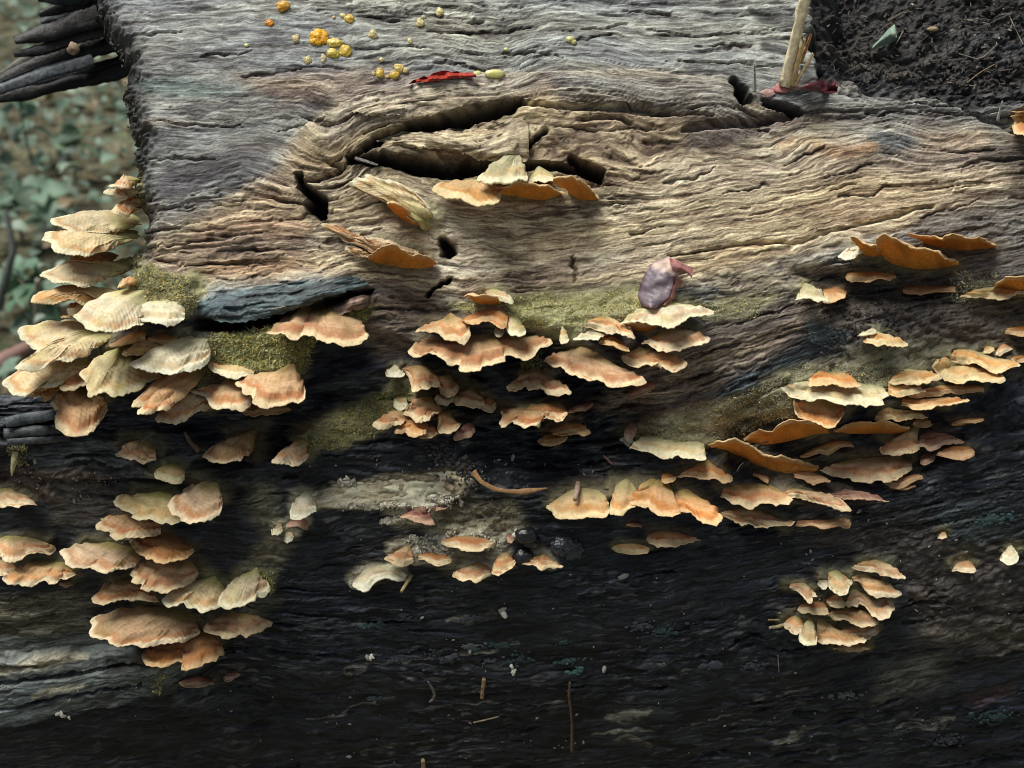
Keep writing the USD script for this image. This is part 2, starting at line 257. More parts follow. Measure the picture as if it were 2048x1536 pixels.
bracket('N', '480,730 560,720 640,760', '420,750 380,805 460,825 550,835 640,825 740,830 830,830 875,805 800,780 700,765', 'gold', 'lone pale yellow bracket on dark felt at the right', GR, 40)
bracket('N', '400,690 520,660', '340,720 420,725 500,715 540,690', 'felt', 'tiny felted lobe just above the lone pale yellow bracket', GR, 40)
bracket('N', '1880,660 2150,640', '1850,690 1920,700 2000,740 2150,750', 'orange', 'orange bracket cut by the right frame edge at mid height', GR, 34)
bracket('N', '1920,960 2150,930', '1905,980 1960,1005 2050,985 2150,980', 'orange', 'thin orange sliver at the right edge above the two pale tongues', GR, 30)
bracket('N', '1320,890 1500,920 1750,985 1900,990', '1270,950 1290,1000 1400,1030 1550,1050 1700,1085 1800,1095 1900,1090 2000,1075 2030,1045 1990,1010', 'gold', 'upper of two long pale tongues near the right edge', GR, 42)
bracket('N', '1220,950 1300,1030 1500,1060 1700,1110', '1170,970 1100,1030 1150,1100 1230,1150 1300,1185 1420,1200 1540,1205 1680,1210 1800,1205 1870,1170 1840,1140', 'gold', 'lower of two long pale tongues near the right edge', GR, 42)
bracket('N', '1640,860 1720,850', '1630,895 1690,900 1750,880', 'gold', 'tiny tan scrap left of a pale button above the two tongues', GR, 40)
bracket('N', '1770,880 1840,830 1920,850', '1760,900 1800,915 1860,890 1930,880', 'straw', 'tiny pale button bracket above the two long tongues', GR, 44)
bracket('N', '700,1160 900,1110 1060,1110', '660,1200 720,1230 830,1240 940,1230 1080,1200 1180,1170 1215,1155 1120,1120', 'gold', 'pointed tan bracket below and left of the two tongues', GR, 38)
# --- middle cluster
bracket('E', '1040,380 1300,280 1420,270 1520,330', '1080,400 1120,430 1200,420 1280,390 1340,385 1400,440 1460,450 1500,420', 'rusty', 'arched rusty bridge between the two upper caps of the middle cluster', GM, 30)
bracket('E', '740,400 900,380 1050,360', '660,420 580,470 560,490 640,495 740,500 800,540 860,580 960,600 1060,605 1110,580 1140,520 1130,440 1090,400', 'peach', 'upper left cap of the middle cluster beside a dark hollow', GM, 44)
bracket('E', '1520,360 1580,360 1650,390', '1480,420 1490,470 1520,520 1600,550 1680,540 1710,510 1690,440', 'cream', 'upper right pale lobe of the middle cluster beside the dark hollow', GM, 46)
bracket('E', '1400,430 1450,430', '1370,470 1390,520 1440,540 1470,500 1470,460', 'cream', 'tiny white tooth hanging in the dark hollow of the middle cluster', GM, 40)
bracket('E', '660,560 900,620 1200,590 1500,570 1780,540', '560,610 475,690 510,750 600,765 700,740 770,740 830,800 900,835 1020,825 1010,860 1150,890 1230,870 1240,840 1380,830 1490,800 1490,740 1600,740 1700,755 1780,730 1840,660 1980,630 1950,580', 'peach', 'widest scalloped shelf of the middle cluster', GM, 42)
bracket('E', '320,855 400,855', '280,860 255,910 280,960 350,975 440,955 470,920 440,880', 'white', 'small round white cap at the left of the middle cluster', GM, 50)
bracket('E', '430,860 620,890 800,960', '430,880 490,950 510,1000 540,1080 600,1100 710,1100 730,1060 790,1060 830,1040', 'peach', 'tan shelf with pale left edge beside the small round white cap', GM, 42)
bracket('E', '790,970 900,960 990,1020', '800,1030 830,1060 810,1110 860,1140 950,1140 1010,1100 1020,1060', 'peach', 'rounded tan lobe right of the shelf with the pale left edge', GM, 44)
bracket('E', '800,1130 920,1110 1010,1110', '770,1130 745,1170 790,1230 870,1230 940,1200 1010,1170', 'straw', 'small cream rimmed lobe under the rounded tan lobe', GM, 42)
bracket('E', '1020,1100 1140,1090 1240,1150', '960,1180 940,1210 1000,1270 1100,1280 1220,1280 1290,1240 1280,1190', 'peach', 'oval striped lobe in the chain left of the dark centre', GM, 44)
bracket('E', '1290,1170 1370,1190', '1290,1240 1230,1280 1250,1310 1330,1320 1390,1280 1400,1230', 'peach', 'little end lobe of the chain left of the dark centre', GM, 42)
bracket('E', '1640,930 1800,900 1950,950', '1560,990 1490,1040 1520,1085 1600,1075 1690,1050 1720,1080 1810,1080 1830,1050 1880,1070 1910,1110 1980,1145 2060,1140 2110,1120 2140,1145 2180,1110 2140,1070', 'peach', 'arching scalloped cap under the widest shelf of the middle cluster', GM, 42)
bracket('E', '1430,1290 1650,1310 1900,1290 2040,1280', '1440,1330 1480,1370 1400,1430 1440,1475 1490,1475 1560,1420 1600,1470 1700,1490 1800,1470 1830,1400 1850,1390', 'peach', 'lobed shelf low in the centre of the middle cluster', GM, 42)
bracket('F', '20,1320 200,1320 350,1310 430,1350', '20,1440 100,1440 140,1420 160,1440 210,1460 240,1420 280,1460 340,1470 400,1450 440,1400', 'peach', 'rounded right end of the low lobed shelf in the middle cluster', GM, 42)
bracket('F', '460,1330 600,1290 700,1260', '440,1360 480,1375 540,1350 620,1350 660,1320 700,1290', 'mauve', 'dim reddish sliver right of the low lobed shelf', GM, 34)
bracket('E', '380,1160 480,1170', '340,1190 345,1260 390,1290 450,1280 490,1230', 'cream', 'small pale lobe left of the toothed shelf in the middle cluster', GM, 44)
bracket('E', '540,1180 700,1220 830,1310', '500,1220 440,1330 500,1360 520,1400 620,1410 640,1360 660,1390 720,1395 750,1340 790,1330', 'peach', 'square toothed shelf at the lower left of the middle cluster', GM, 42)
bracket('E', '800,1330 900,1350 990,1420', '780,1370 780,1450 800,1520 900,1530 980,1530 1020,1490 1035,1440', 'peach', 'bulging pink cap right of the square toothed shelf', GM, 44)
bracket('E', '300,1310 420,1320 500,1380', '240,1370 130,1430 120,1450 200,1480 270,1470 340,1430 420,1440', 'peach', 'pointed tan bracket lowest left in the middle cluster', GM, 40)
bracket('G', '380,490 480,520 560,560', '330,520 290,560 280,590 340,600 380,580 400,610 460,630 500,640 540,600', 'rusty', 'ragged brown fringe beneath the square toothed shelf', GM, 40)
bracket('G', '500,560 600,570 640,590', '470,600 490,640 540,650 600,635 640,610', 'rusty', 'low brown lobe beneath the bulging pink cap', GM, 42)
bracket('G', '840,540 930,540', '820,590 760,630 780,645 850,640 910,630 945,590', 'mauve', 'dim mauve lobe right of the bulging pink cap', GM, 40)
bracket('V', '80,140 200,100 330,80', '120,170 180,180 240,170 300,165 340,175 400,175 435,150', 'rusty', 'rusty arched sliver in deep shade below the middle cluster', GM, 32)
bracket('V', '20,190 120,175 230,170', '-20,210 0,255 60,270 130,265 200,230 240,190', 'rusty', 'rusty half moon lobe in deep shade below the middle cluster', GM, 40)
bracket('F', '1200,320 1350,300 1480,270 1700,280', '960,440 1080,450 1250,435 1390,460 1400,500 1460,510 1540,500 1620,460 1700,380 1800,390 1900,370 1950,325 1850,300', 'cream', 'pale shelf with a red underside patch below the purple husk', GM, 40)
bracket('F', '1100,490 1250,510 1330,500', '1000,455 1150,440 1300,440 1380,470', 'rusty', 'red brown underside patch of the pale shelf below the husk', GM, -30)
bracket('F', '680,420 860,420 960,460', '620,460 600,490 680,485 760,490 860,520 960,560 1060,590 1130,605 1130,570 1060,500', 'straw', 'slanting pale bracket left of the shelf with the red patch', GM, 36)
bracket('F', '660,540 760,540 840,580', '560,570 485,595 490,625 600,620 680,625 740,630', 'white', 'white crumbly tongue left of the slanting brackets', GM, 36)
bracket('F', '800,590 900,610 1000,660', '750,640 840,690 930,720 1010,750 1085,745 1060,700', 'rusty', 'slanting orange brown bracket under the slanting pale one', GM, 34)
bracket('F', '1300,600 1500,550 1700,540', '1190,655 1300,680 1370,710 1450,735 1550,745 1640,720 1720,690 1820,690 1880,650 1905,590 1820,560', 'straw', 'cream pointed shelf on the right of the middle cluster', GM, 42)
bracket('F', '1060,760 1200,745 1400,780', '980,790 1000,840 1080,880 1180,905 1280,910 1380,900 1420,880 1410,920 1470,945 1560,935 1640,900 1670,865 1620,830', 'peach', 'lens shaped striped cap low on the right of the middle cluster', GM, 42)
bracket('F', '340,770 540,740 760,820 1000,930', '240,800 165,830 240,880 300,915 380,910 400,950 460,990 520,1000 560,1025 650,1040 740,1015 780,1045 840,1085 950,1095 1080,1095 1180,1080 1250,1040 1220,1000', 'peach', 'broad scalloped shelf on the right of the middle cluster', GM, 42)
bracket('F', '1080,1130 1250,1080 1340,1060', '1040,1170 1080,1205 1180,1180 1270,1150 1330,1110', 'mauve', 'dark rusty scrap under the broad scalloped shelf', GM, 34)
bracket('F', '375,500 395,500', '350,620 370,655 430,655 460,625 430,590', 'felt', 'tiny trumpet shaped bracket on the yellow felt', GM, 46)
bracket('V', '760,90 820,90', '720,130 720,180 760,190 810,160 825,120', 'mauve', 'small rusty scrap above a white speck in the dark centre', GM, 40)
# --- right cluster
bracket('U', '560,200 700,235 850,210', '490,260 500,295 580,310 650,300 720,320 800,325 880,310 960,290 860,240 760,235', 'orange', 'bright orange wavy cap topmost in the right cluster', GR, 30)
bracket('U', '720,320 830,325', '700,345 800,360 880,355 950,335', 'white', 'white lower lip of the bright orange wavy cap', GR, 30)
bracket('U', '400,290 700,300 1000,340 1140,330', '260,320 330,380 420,415 560,430 700,440 800,465 940,450 990,480 1080,475 1155,465 1120,440 1190,410', 'felt', 'wide felted shelf below the bright orange wavy cap', GR, 40)
bracket('U', '1180,300 1300,315 1400,330', '1180,390 1250,410 1340,380 1430,360 1520,345 1450,330', 'gold', 'felted tan continuation right of the wide felted shelf', GR, 38)
bracket('U', '1520,340 1750,325 1990,320', '1360,390 1450,405 1560,400 1680,370 1800,355 1900,350 2000,345', 'orange', 'long thin orange tongue at the right of the cluster top', GR, 30)
bracket('U', '1300,420 1440,440 1700,440', '1290,480 1380,510 1500,515 1600,495 1720,480 1870,465 1885,440 1800,435', 'orange', 'second long orange tongue below the thin one', GR, 32)
bracket('U', '420,440 640,440 800,500', '365,440 390,520 415,590 420,615 500,625 600,650 660,690 720,670 770,610 805,540', 'orange', 'curled orange cup standing in the right cluster', GR, 50, sag=-0.2)
bracket('U', '1100,530 1200,520 1350,545', '1060,590 1120,615 1200,620 1280,620 1340,590 1440,580 1540,580 1440,555', 'gold', 'pointed tan tongue in the middle of the right cluster', GR, 36)
bracket('U', '700,690 900,695 1150,700 1340,700', '720,680 800,650 900,625 1050,615 1180,625 1280,640 1365,665', 'orange', 'long orange shelf edge right of the curled cup', GR, -24)
bracket('U', '10,790 150,790 300,765 480,720 560,700 680,700', '-60,760 20,710 150,690 250,640 380,620 520,625 640,650', 'orange', 'swollen orange edge bracket sloping down left from the curled cup', GR, -30)
bracket('V', '760,290 880,300 1020,350 1180,380 1420,385', '840,240 960,235 1100,280 1250,285 1390,280', 'gold', 'felt covered ledge with yellow rim at the left of the right cluster', GR, 40) if False else None
bracket('V', '900,200 1150,270 1400,260', '760,285 850,305 960,330 1040,365 1160,385 1280,385 1360,395 1425,385 1410,330', 'felt', 'felt covered ledge with yellow rim at the left of the right cluster', GR, 42)
bracket('6', '320,1170 420,1200 520,1250 640,1290 760,1295 840,1290', '200,1160 260,1110 330,1105 420,1140 520,1200 640,1215 760,1240 845,1280', 'orange', 'long thick orange edge slanting down right across the cluster', GR, -28, thick=2.0)
bracket('U', '440,900 600,840 720,800 860,790', '430,910 520,910 600,870 660,885 740,845 820,835 890,835', 'rusty', 'wavy rusty tongue in the deep shade of the right cluster', GR, 30)
bracket('U', '1240,790 1380,690 1410,700 1430,780', '1120,830 1085,850 1130,890 1220,905 1320,890 1420,860 1450,830', 'peach', 'pale orange cap with a spike at the right of the cluster', GR, 42)
bracket('U', '1450,740 1580,725 1700,740', '1440,850 1500,850 1540,880 1600,850 1650,820 1720,785 1840,790 1780,760', 'mauve', 'reddish purple ragged bracket right of the spiked cap', GR, 38)
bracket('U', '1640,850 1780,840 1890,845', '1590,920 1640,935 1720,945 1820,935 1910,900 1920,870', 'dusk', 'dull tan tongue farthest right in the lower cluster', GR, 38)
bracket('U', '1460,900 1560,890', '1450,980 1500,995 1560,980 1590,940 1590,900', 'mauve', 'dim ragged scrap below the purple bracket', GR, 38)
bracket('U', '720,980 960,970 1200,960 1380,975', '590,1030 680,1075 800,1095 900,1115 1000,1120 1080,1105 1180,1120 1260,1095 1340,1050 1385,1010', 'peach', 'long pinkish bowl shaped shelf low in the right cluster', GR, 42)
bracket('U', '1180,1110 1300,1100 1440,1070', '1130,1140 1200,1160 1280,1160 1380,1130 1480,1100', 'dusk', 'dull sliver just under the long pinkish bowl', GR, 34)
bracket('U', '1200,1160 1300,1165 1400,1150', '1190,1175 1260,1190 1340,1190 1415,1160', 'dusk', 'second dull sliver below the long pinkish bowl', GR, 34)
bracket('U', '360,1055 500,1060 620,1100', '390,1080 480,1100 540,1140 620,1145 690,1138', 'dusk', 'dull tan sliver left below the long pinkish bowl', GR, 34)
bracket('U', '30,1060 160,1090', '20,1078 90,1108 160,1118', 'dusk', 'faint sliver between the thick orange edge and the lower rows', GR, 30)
bracket('V', '1250,480 1440,430 1560,490', '1170,515 1260,535 1360,545 1450,550 1560,560 1640,565 1655,540 1600,510', 'orange', 'triangular orange tongue left of the lower rows', GR, 38)
bracket('U', '1400,600 1500,600', '1390,630 1440,655 1510,660 1560,635', 'rusty', 'small rusty scrap right of the long orange shelf edge', GR, 34)
bracket('U', '1730,620 1990,590', '1720,640 1860,635 1990,615 2000,600', 'rusty', 'faint rusty tongue right of the pointed tan one', GR, 30)
# --- lower rows of the right cluster
bracket('V', '120,740 300,690 560,700', '50,790 100,820 100,860 160,885 300,890 450,885 550,885 590,850 600,790', 'gold', 'flat wide tan bracket at the left of the lowest row', GR, 42)
bracket('V', '640,630 740,620 830,650', '600,760 590,850 700,845 760,800 820,790 850,740', 'gold', 'tan bracket joining the flat wide one on its right', GR, 44)
bracket('V', '850,610 940,600 1120,640', '800,690 745,740 800,785 900,800 920,780 960,830 1050,870 1150,885 1200,860', 'orange', 'lobed orange tan shelf left of centre in the lowest row', GR, 44)
bracket('V', '1140,700 1280,690 1400,760', '1180,850 1290,860 1340,910 1440,960 1520,970 1555,940 1550,870 1480,850', 'orange', 'tan shelf drooping right in the lowest row', GR, 44)
bracket('U', '90,1200 -60,1200 -150,1210', '340,1290 350,1320 280,1345 180,1340 80,1325 30,1350 -50,1340 -150,1300 -190,1270', 'peach', 'striped pinkish shelf in the second lowest row', GR, -1) if False else None
bracket('V', '1560,640 1750,640 1950,640 2100,680', '1540,720 1640,770 1740,790 1820,795 1870,770 1920,785 2040,785 2120,775 2160,730', 'peach', 'striped pinkish shelf in the second lowest row', GR, 42)
bracket('U', '280,1220 450,1225 600,1240', '260,1260 380,1270 480,1285 600,1310 720,1340 800,1355 870,1350 820,1310 720,1260', 'peach', 'long tapering pinkish tongue right of the striped shelf', GR, 38)
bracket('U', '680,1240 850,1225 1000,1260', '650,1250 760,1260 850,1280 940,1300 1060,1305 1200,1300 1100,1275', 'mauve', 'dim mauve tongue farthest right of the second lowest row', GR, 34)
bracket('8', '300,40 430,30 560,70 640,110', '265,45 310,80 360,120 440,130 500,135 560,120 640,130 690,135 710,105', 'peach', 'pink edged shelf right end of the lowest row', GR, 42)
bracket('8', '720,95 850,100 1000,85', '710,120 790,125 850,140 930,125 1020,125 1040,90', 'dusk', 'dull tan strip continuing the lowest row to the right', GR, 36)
bracket('V', '920,1030 1080,1020 1290,1050', '905,1070 940,1110 1010,1130 1100,1130 1200,1130 1280,1110 1370,1075', 'peach', 'small tan bracket below the lowest row, right of a pair', GR, 38)
bracket('V', '640,1120 780,1120 920,1130', '615,1130 660,1170 730,1195 850,1195 925,1185 940,1140', 'gold', 'small tan bracket below the lowest row, left of a pair', GR, 40)
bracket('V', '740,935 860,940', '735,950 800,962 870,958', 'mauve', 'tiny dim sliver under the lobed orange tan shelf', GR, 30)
bracket('V', '1040,520 1120,505', '1035,570 1080,595 1140,585 1165,540', 'rusty', 'small rusty knob left of the triangular orange tongue', GR, 40)
# --- small cluster lower right
bracket('I', '1120,190 1300,200 1440,230', '1040,225 1100,270 1200,285 1290,280 1340,330 1400,345 1480,365 1580,375 1600,340 1540,310 1500,270', 'straw', 'topmost slanting tan bracket of the small lower right cluster', GS, 40)
bracket('I', '1040,340 1200,350 1340,400', '1050,380 1120,400 1150,450 1200,500 1290,535 1400,535 1500,530 1570,490 1480,450', 'straw', 'second slanting tan bracket of the small lower right cluster', GS, 42)
bracket('I', '800,300 880,310 980,330', '790,390 800,450 850,490 920,510 1000,510 1020,450 1060,420 1040,370', 'cream', 'pale curled cap in the small lower right cluster', GS, 44)
bracket('I', '760,360 800,380', '720,370 710,410 740,450 780,460 800,430', 'white', 'tiny white curl beside the pale curled cap', GS, 44)
bracket('I', '410,410 520,420 640,470', '400,440 490,490 540,540 580,590 600,615 640,610 650,580 630,530 690,530', 'straw', 'small forked tan bracket at the left of the small lower right cluster', GS, 42)
bracket('I', '510,620 650,600 760,600', '490,650 530,690 620,720 700,730 760,715 815,690', 'peach', 'small reddish shelf under the forked tan bracket', GS, 40)
bracket('I', '780,560 900,520 940,560', '780,600 820,645 900,655 960,640 980,600', 'peach', 'small rusty lobe in the centre of the small lower right cluster', GS, 42)
bracket('I', '1020,500 1100,490 1260,580 1380,560', '960,620 1030,650 1110,650 1110,610 1180,640 1240,720 1340,770 1420,750 1480,690 1480,600 1420,550', 'straw', 'rounded cream edged cap on the right of the small lower right cluster', GS, 44)
bracket('I', '840,680 1000,690 1160,700', '800,710 850,760 930,785 1000,790 1040,820 1140,835 1240,840 1320,830 1330,800 1260,760', 'peach', 'long peach shelf in the small lower right cluster', GS, 42)
bracket('I', '380,770 460,750 540,790', '340,810 350,860 420,900 490,925 540,880', 'straw', 'bulbous left lobe at the foot of the small lower right cluster', GS, 46)
bracket('I', '560,810 600,800 650,830', '520,870 495,960 520,1020 580,1050 650,1055 690,1030 690,950', 'cream', 'pale bulbous knob at the foot of the small lower right cluster', GS, 48)
bracket('I', '680,800 820,850 960,950', '690,1000 740,1035 840,1040 920,1030 1000,1035 1100,1035 1180,1025 1210,1000 1160,970', 'straw', 'broad cream lobe right of the pale bulbous knob', GS, 46)
bracket('I', '930,870 1080,860 1240,860', '960,950 1080,970 1160,960 1200,985 1240,985 1270,930 1315,900 1320,850', 'straw', 'cup shaped end lobe right of the broad cream lobe', GS, 42)
bracket('I', '860,1055 1000,1040 1200,1020', '850,1065 930,1100 1030,1115 1130,1115 1170,1090 1240,1090 1245,1040', 'orange', 'thin orange lip under the small lower right cluster', GS, 34)
# --- pale edged crusts bottom middle
bracket('H', '120,960 260,890 420,855 500,870', '100,975 150,1000 200,1010 250,1000 290,970 400,950 480,960 540,950 550,900', 'white', 'thick white rimmed crust lowest left of the pale crusts', GC, 36, thick=2.2)
bracket('H', '460,720 560,690 600,740', '400,740 360,780 420,830 500,840 560,810 600,780', 'peach', 'left peach lobe of the twin crust', GC, 46)
bracket('H', '640,740 760,740 880,745', '640,780 700,790 760,830 850,835 910,800 915,770', 'peach', 'right peach lobe of the twin crust', GC, 44)
bracket('H', '850,620 1020,600 1200,620', '825,640 880,670 980,680 1060,710 1130,710 1200,680 1260,670 1280,640', 'peach', 'white topped peach crust left of the glossy black lumps', GC, 42)
bracket('H', '1000,860 1120,830 1220,850', '930,880 920,920 990,955 1100,965 1180,945 1240,890', 'peach', 'lowest rounded peach crust', GC, 46)
bracket('H', '1290,760 1370,750 1410,770', '1250,840 1240,890 1300,915 1350,880 1420,860 1445,820', 'peach', 'peach lobe touching the glossy black lumps', GC, 46)
bracket('H', '1600,760 1660,755 1720,800', '1490,830 1580,840 1640,875 1700,860 1750,835 1820,850 1840,830 1760,810', 'peach', 'red edged pale crust between the two black lumps', GC, 42)
bracket('H', '520,420 620,380 700,360', '490,460 580,460 640,480 720,495 790,490 760,450', 'mauve', 'white crumbly crust with dark red edge under the cream crust sheet', GC, 40)
bracket('H', '740,360 800,350 890,350', '730,380 800,385 860,380 890,365', 'mauve', 'small red edged crust right of the crumbly one', GC, 40)
bracket('H', '1370,580 1410,580', '1355,610 1375,640 1410,640 1425,600', 'mauve', 'tiny pink nub left of the upper black lump', GC, 44)
bracket('9', '-190,290 -150,270 -90,300', '-200,320 -240,345 -230,400 -180,410 -130,400 -80,370', 'white', 'pale crust tongue at the left tip of the cream crust sheet', GC, 46)
bracket('7', '1720,90 1750,80 1790,90', '1680,110 1670,130 1720,140 1780,145 1805,130', 'mauve', 'small pink skirt under the pale crust tongue', GC, 40)
bracket('7', '1620,120 1650,110', '1585,150 1590,180 1630,185 1655,155', 'cream', 'small pale nub left of the pink skirt', GC, 44)
bracket('7', '1670,170 1710,160', '1655,200 1680,230 1710,215 1720,180', 'white', 'tiny white nub below the pink skirt', GC, 44)
bracket('8', '1560,165 1590,160', '1540,195 1570,205 1600,195', 'straw', 'tiny tan bracket left of the blue green crust at far right', GS, 42)
bracket('8', '1650,345 1720,335 1750,350', '1620,385 1690,400 1760,405 1770,385', 'straw', 'small tan arched bracket left of the small white fan', GS, 40)
bracket('8', '1950,255 1985,250', '1920,285 1900,325 1950,340 2000,340 2028,315 2010,280', 'white', 'small bright white fan alone at the far right', GS, 44)
bracket('J', '2100,830 2130,900 2060,960', '2040,815 1940,825 1990,850 1940,870 1990,900 1960,950 1970,1010 2050,1020 2100,1000', 'orange', 'frilled orange and white bracket cut by the right frame edge at the top', GT, 36)

# ------------------------------------------------------------------ the grain of the wood: lines digitised along the fibres
GRAIN = [(-120, '-100,-110 600,-120 1200,-115 2150,-130'),
         (60, '-100,75 240,62 600,50 1000,60 1500,55 2150,20'), (125, '-100,150 250,130 600,122 900,128 1200,122 1560,125 2150,60'),
         (165, '-100,170 250,168 450,165 600,162'), (215, '-100,222 250,220 450,214 600,208'), (265, '-100,276 260,272 420,266 540,258'), (330, '-100,350 270,342 400,330 480,312'), (192, '690,200 800,172 900,156 1100,150 1400,160 1550,185 2150,150'),
         (228, '680,250 760,222 900,190 1100,186 1300,172 1450,195 1600,220 2150,195'),
         (300, '690,322 800,272 1000,232 1080,222 1250,222 1400,228 1500,240 1620,240 1800,218 2150,235'),
         (345, '720,322 850,332 1000,325 1150,310 1300,318 1450,298 1600,268 1800,255 2150,262'),
         (388, '-100,420 300,400 620,366 860,352 1000,372 1200,388 1400,372 1600,338 1800,308 2150,292'),
         (440, '-100,560 280,478 500,442 650,425 900,440 1100,440 1300,418 1500,388 1700,350 2150,315'),
         (520, '300,562 500,530 700,500 900,520 1100,520 1300,488 1500,448 1700,408 1850,388 2150,350'),
         (585, '900,592 1150,580 1300,555 1500,520 1690,470 2150,410'), (585, '380,650 560,618 740,572'),
         (655, '1050,652 1300,630 1500,600 1700,560 2150,470'), (655, '-100,790 400,730 700,668'),
         (765, '1000,768 1300,730 1500,680 1700,620 2150,540'), (860, '1050,872 1300,838 1450,790 1600,720 1800,650 2150,580'),
         (840, '-100,845 150,842 400,855 700,860'), (905, '-100,925 150,890 350,905 700,900'), (985, '-100,1010 200,1000 500,1000 800,972 1024,985'),
         (1070, '600,1105 800,1070 1024,1070 1300,1050 1600,1000 2150,900'), (1195, '600,1200 900,1190 1200,1165 1600,1100 2150,1000'),
         (1290, '-100,1345 200,1310 400,1262 800,1280 1300,1262 1600,1200 2150,1090'), (1370, '-100,1450 200,1400 400,1352 600,1352 1100,1365 1600,1310 2150,1190'),
         (1475, '-100,1560 500,1505 1024,1475 1500,1440 2150,1300'), (1600, '-100,1650 500,1640 1024,1600 1600,1560 2150,1480'),
         (1750, '-100,1760 1024,1750 2150,1700')]
_gp, _gt = [], []
for _t, _s in GRAIN:
    _q = resample(P(_s), 9)
    _gp.append(_q); _gt += [_t] * len(_q)
_gp = np.vstack(_gp) / 1000.0
_rbf = RBFInterpolator(_gp, np.array(_gt) / 1000.0 - _gp[:, 1], kernel='thin_plate_spline', smoothing=2e-4)
GX0, GY0, GSTEP = -320.0, -320.0, 20.0
_gx, _gy = np.arange(GX0, 2400, GSTEP), np.arange(GY0, 1900, GSTEP)
_mx, _my = np.meshgrid(_gx, _gy)
_gtab = (_rbf(np.stack([_mx.ravel(), _my.ravel()], 1) / 1000.0).reshape(_mx.shape) * 1000.0 + _my)


def grain_t(px, py):
    return map_coordinates(_gtab, [(np.asarray(py) - GY0) / GSTEP, (np.asarray(px) - GX0) / GSTEP], order=1, mode='nearest')


# ------------------------------------------------------------------ log surface grid (x along the log, e = elevation of the normal)
def spread(a, b, n, far_lo, far_hi, m):
    core = np.linspace(a, b, n)
    step = core[1] - core[0]
    g = np.geomspace(1, 60, m); g = np.cumsum(g)
    lo = a - g / g[-1] * (a - far_lo)
    hi = b + g / g[-1] * (far_hi - b)
    return np.r_[lo[::-1], core, hi]


STEP = 0.00047
xs = spread(-0.238, 0.238, int(0.476 / STEP), -0.70, 0.95, 40)
E_LO, E_HI = math.radians(-7.0), math.radians(56.0)
es = spread(E_LO, E_HI, int((E_HI - E_LO) * R_LOG / STEP), math.radians(-95), math.radians(264.9), 46)
NX, NE = len(xs), len(es)
GXv, GEv = [a.ravel() for a in np.meshgrid(xs, es)]
gx, ge = GXv, GEv


def base_point(x, e, r=0.0):
    rr = R_LOG + r
    return np.stack([x, -rr * np.cos(e), Z_LOG + rr * np.sin(e)], -1)


# photograph coordinates of every vertex of the plain log (beyond the visible side they simply stay at its limit)
_ev = np.clip(ge, math.radians(-14), math.radians(66))
PX, PY, _ = pixels(base_point(np.clip(gx, -0.30, 0.30), _ev))
PX = np.clip(PX, -300, 2380); PY = np.clip(PY, -300, 1880)
W1 = fbm2(PX / 60, PY / 26, 3, 11) - 0.5
W2 = fbm2(PX / 60, PY / 26, 3, 21) - 0.5
W3 = fbm2(PX / 14, PY / 9, 2, 31) - 0.5
WX, WY = PX + 34 * W1 + 10 * W3, PY + 16 * W2 + 6 * W3
TT = grain_t(PX, PY) + 5 * W3 + 12 * (fbm2(PX / 44, PY / 20, 2, 37) - 0.5)
SS = PX + 0.25 * (TT - PY)
SS_, TT_ = SS, TT


def seg_dist(px, py, pts, widths=None):
    """Distance to a polyline (divided by the width there, when widths are given)."""
    best = np.full(px.shape, 1e9)
    for i in range(len(pts) - 1):
        a, b = pts[i], pts[i + 1]
        ab = b - a
        t = np.clip(((px - a[0]) * ab[0] + (py - a[1]) * ab[1]) / max(ab @ ab, 1e-9), 0, 1)
        d = np.hypot(px - a[0] - t * ab[0], py - a[1] - t * ab[1])
        if widths is not None:
            d = d / (widths[i] + (widths[i + 1] - widths[i]) * t)
        best = np.minimum(best, d)
    return best


def in_poly(px, py, pts):
    inside = np.zeros(px.shape, bool)
    j = len(pts) - 1
    for i in range(len(pts)):
        (xi, yi), (xj, yj) = pts[i], pts[j]
        if yi != yj:
            inside ^= ((yi > py) != (yj > py)) & (px < (xj - xi) * (py - yi) / (yj - yi) + xi)
        j = i
    return inside


def field(kind, text, w, warp=1.0, frame='FULL'):
    """(indices, weight 0..1) of a stroke or a soft polygon laid on the wood, edges roughened along the grain."""
    pts = P(text, frame)
    wm = max(w) if np.ndim(w) else w
    m = wm * 1.6 + 40
    idx = np.flatnonzero((PX > pts[:, 0].min() - m) & (PX < pts[:, 0].max() + m) & (PY > pts[:, 1].min() - m) & (PY < pts[:, 1].max() + m))
    x = PX[idx] + warp * (WX[idx] - PX[idx]); y = PY[idx] + warp * (WY[idx] - PY[idx])
    if kind == 'line':
        ws = np.full(len(pts), float(w)) if not np.ndim(w) else np.asarray(w, float)
        return idx, 1 - sm(seg_dist(x, y, pts, ws), 0.25, 1.0), pts
    closed = np.vstack([pts, pts[:1]])
    d = seg_dist(x, y, closed)
    d = np.where(in_poly(x, y, pts), -d, d)
    return idx, 1 - sm(d, -0.5 * w, 0.5 * w), pts


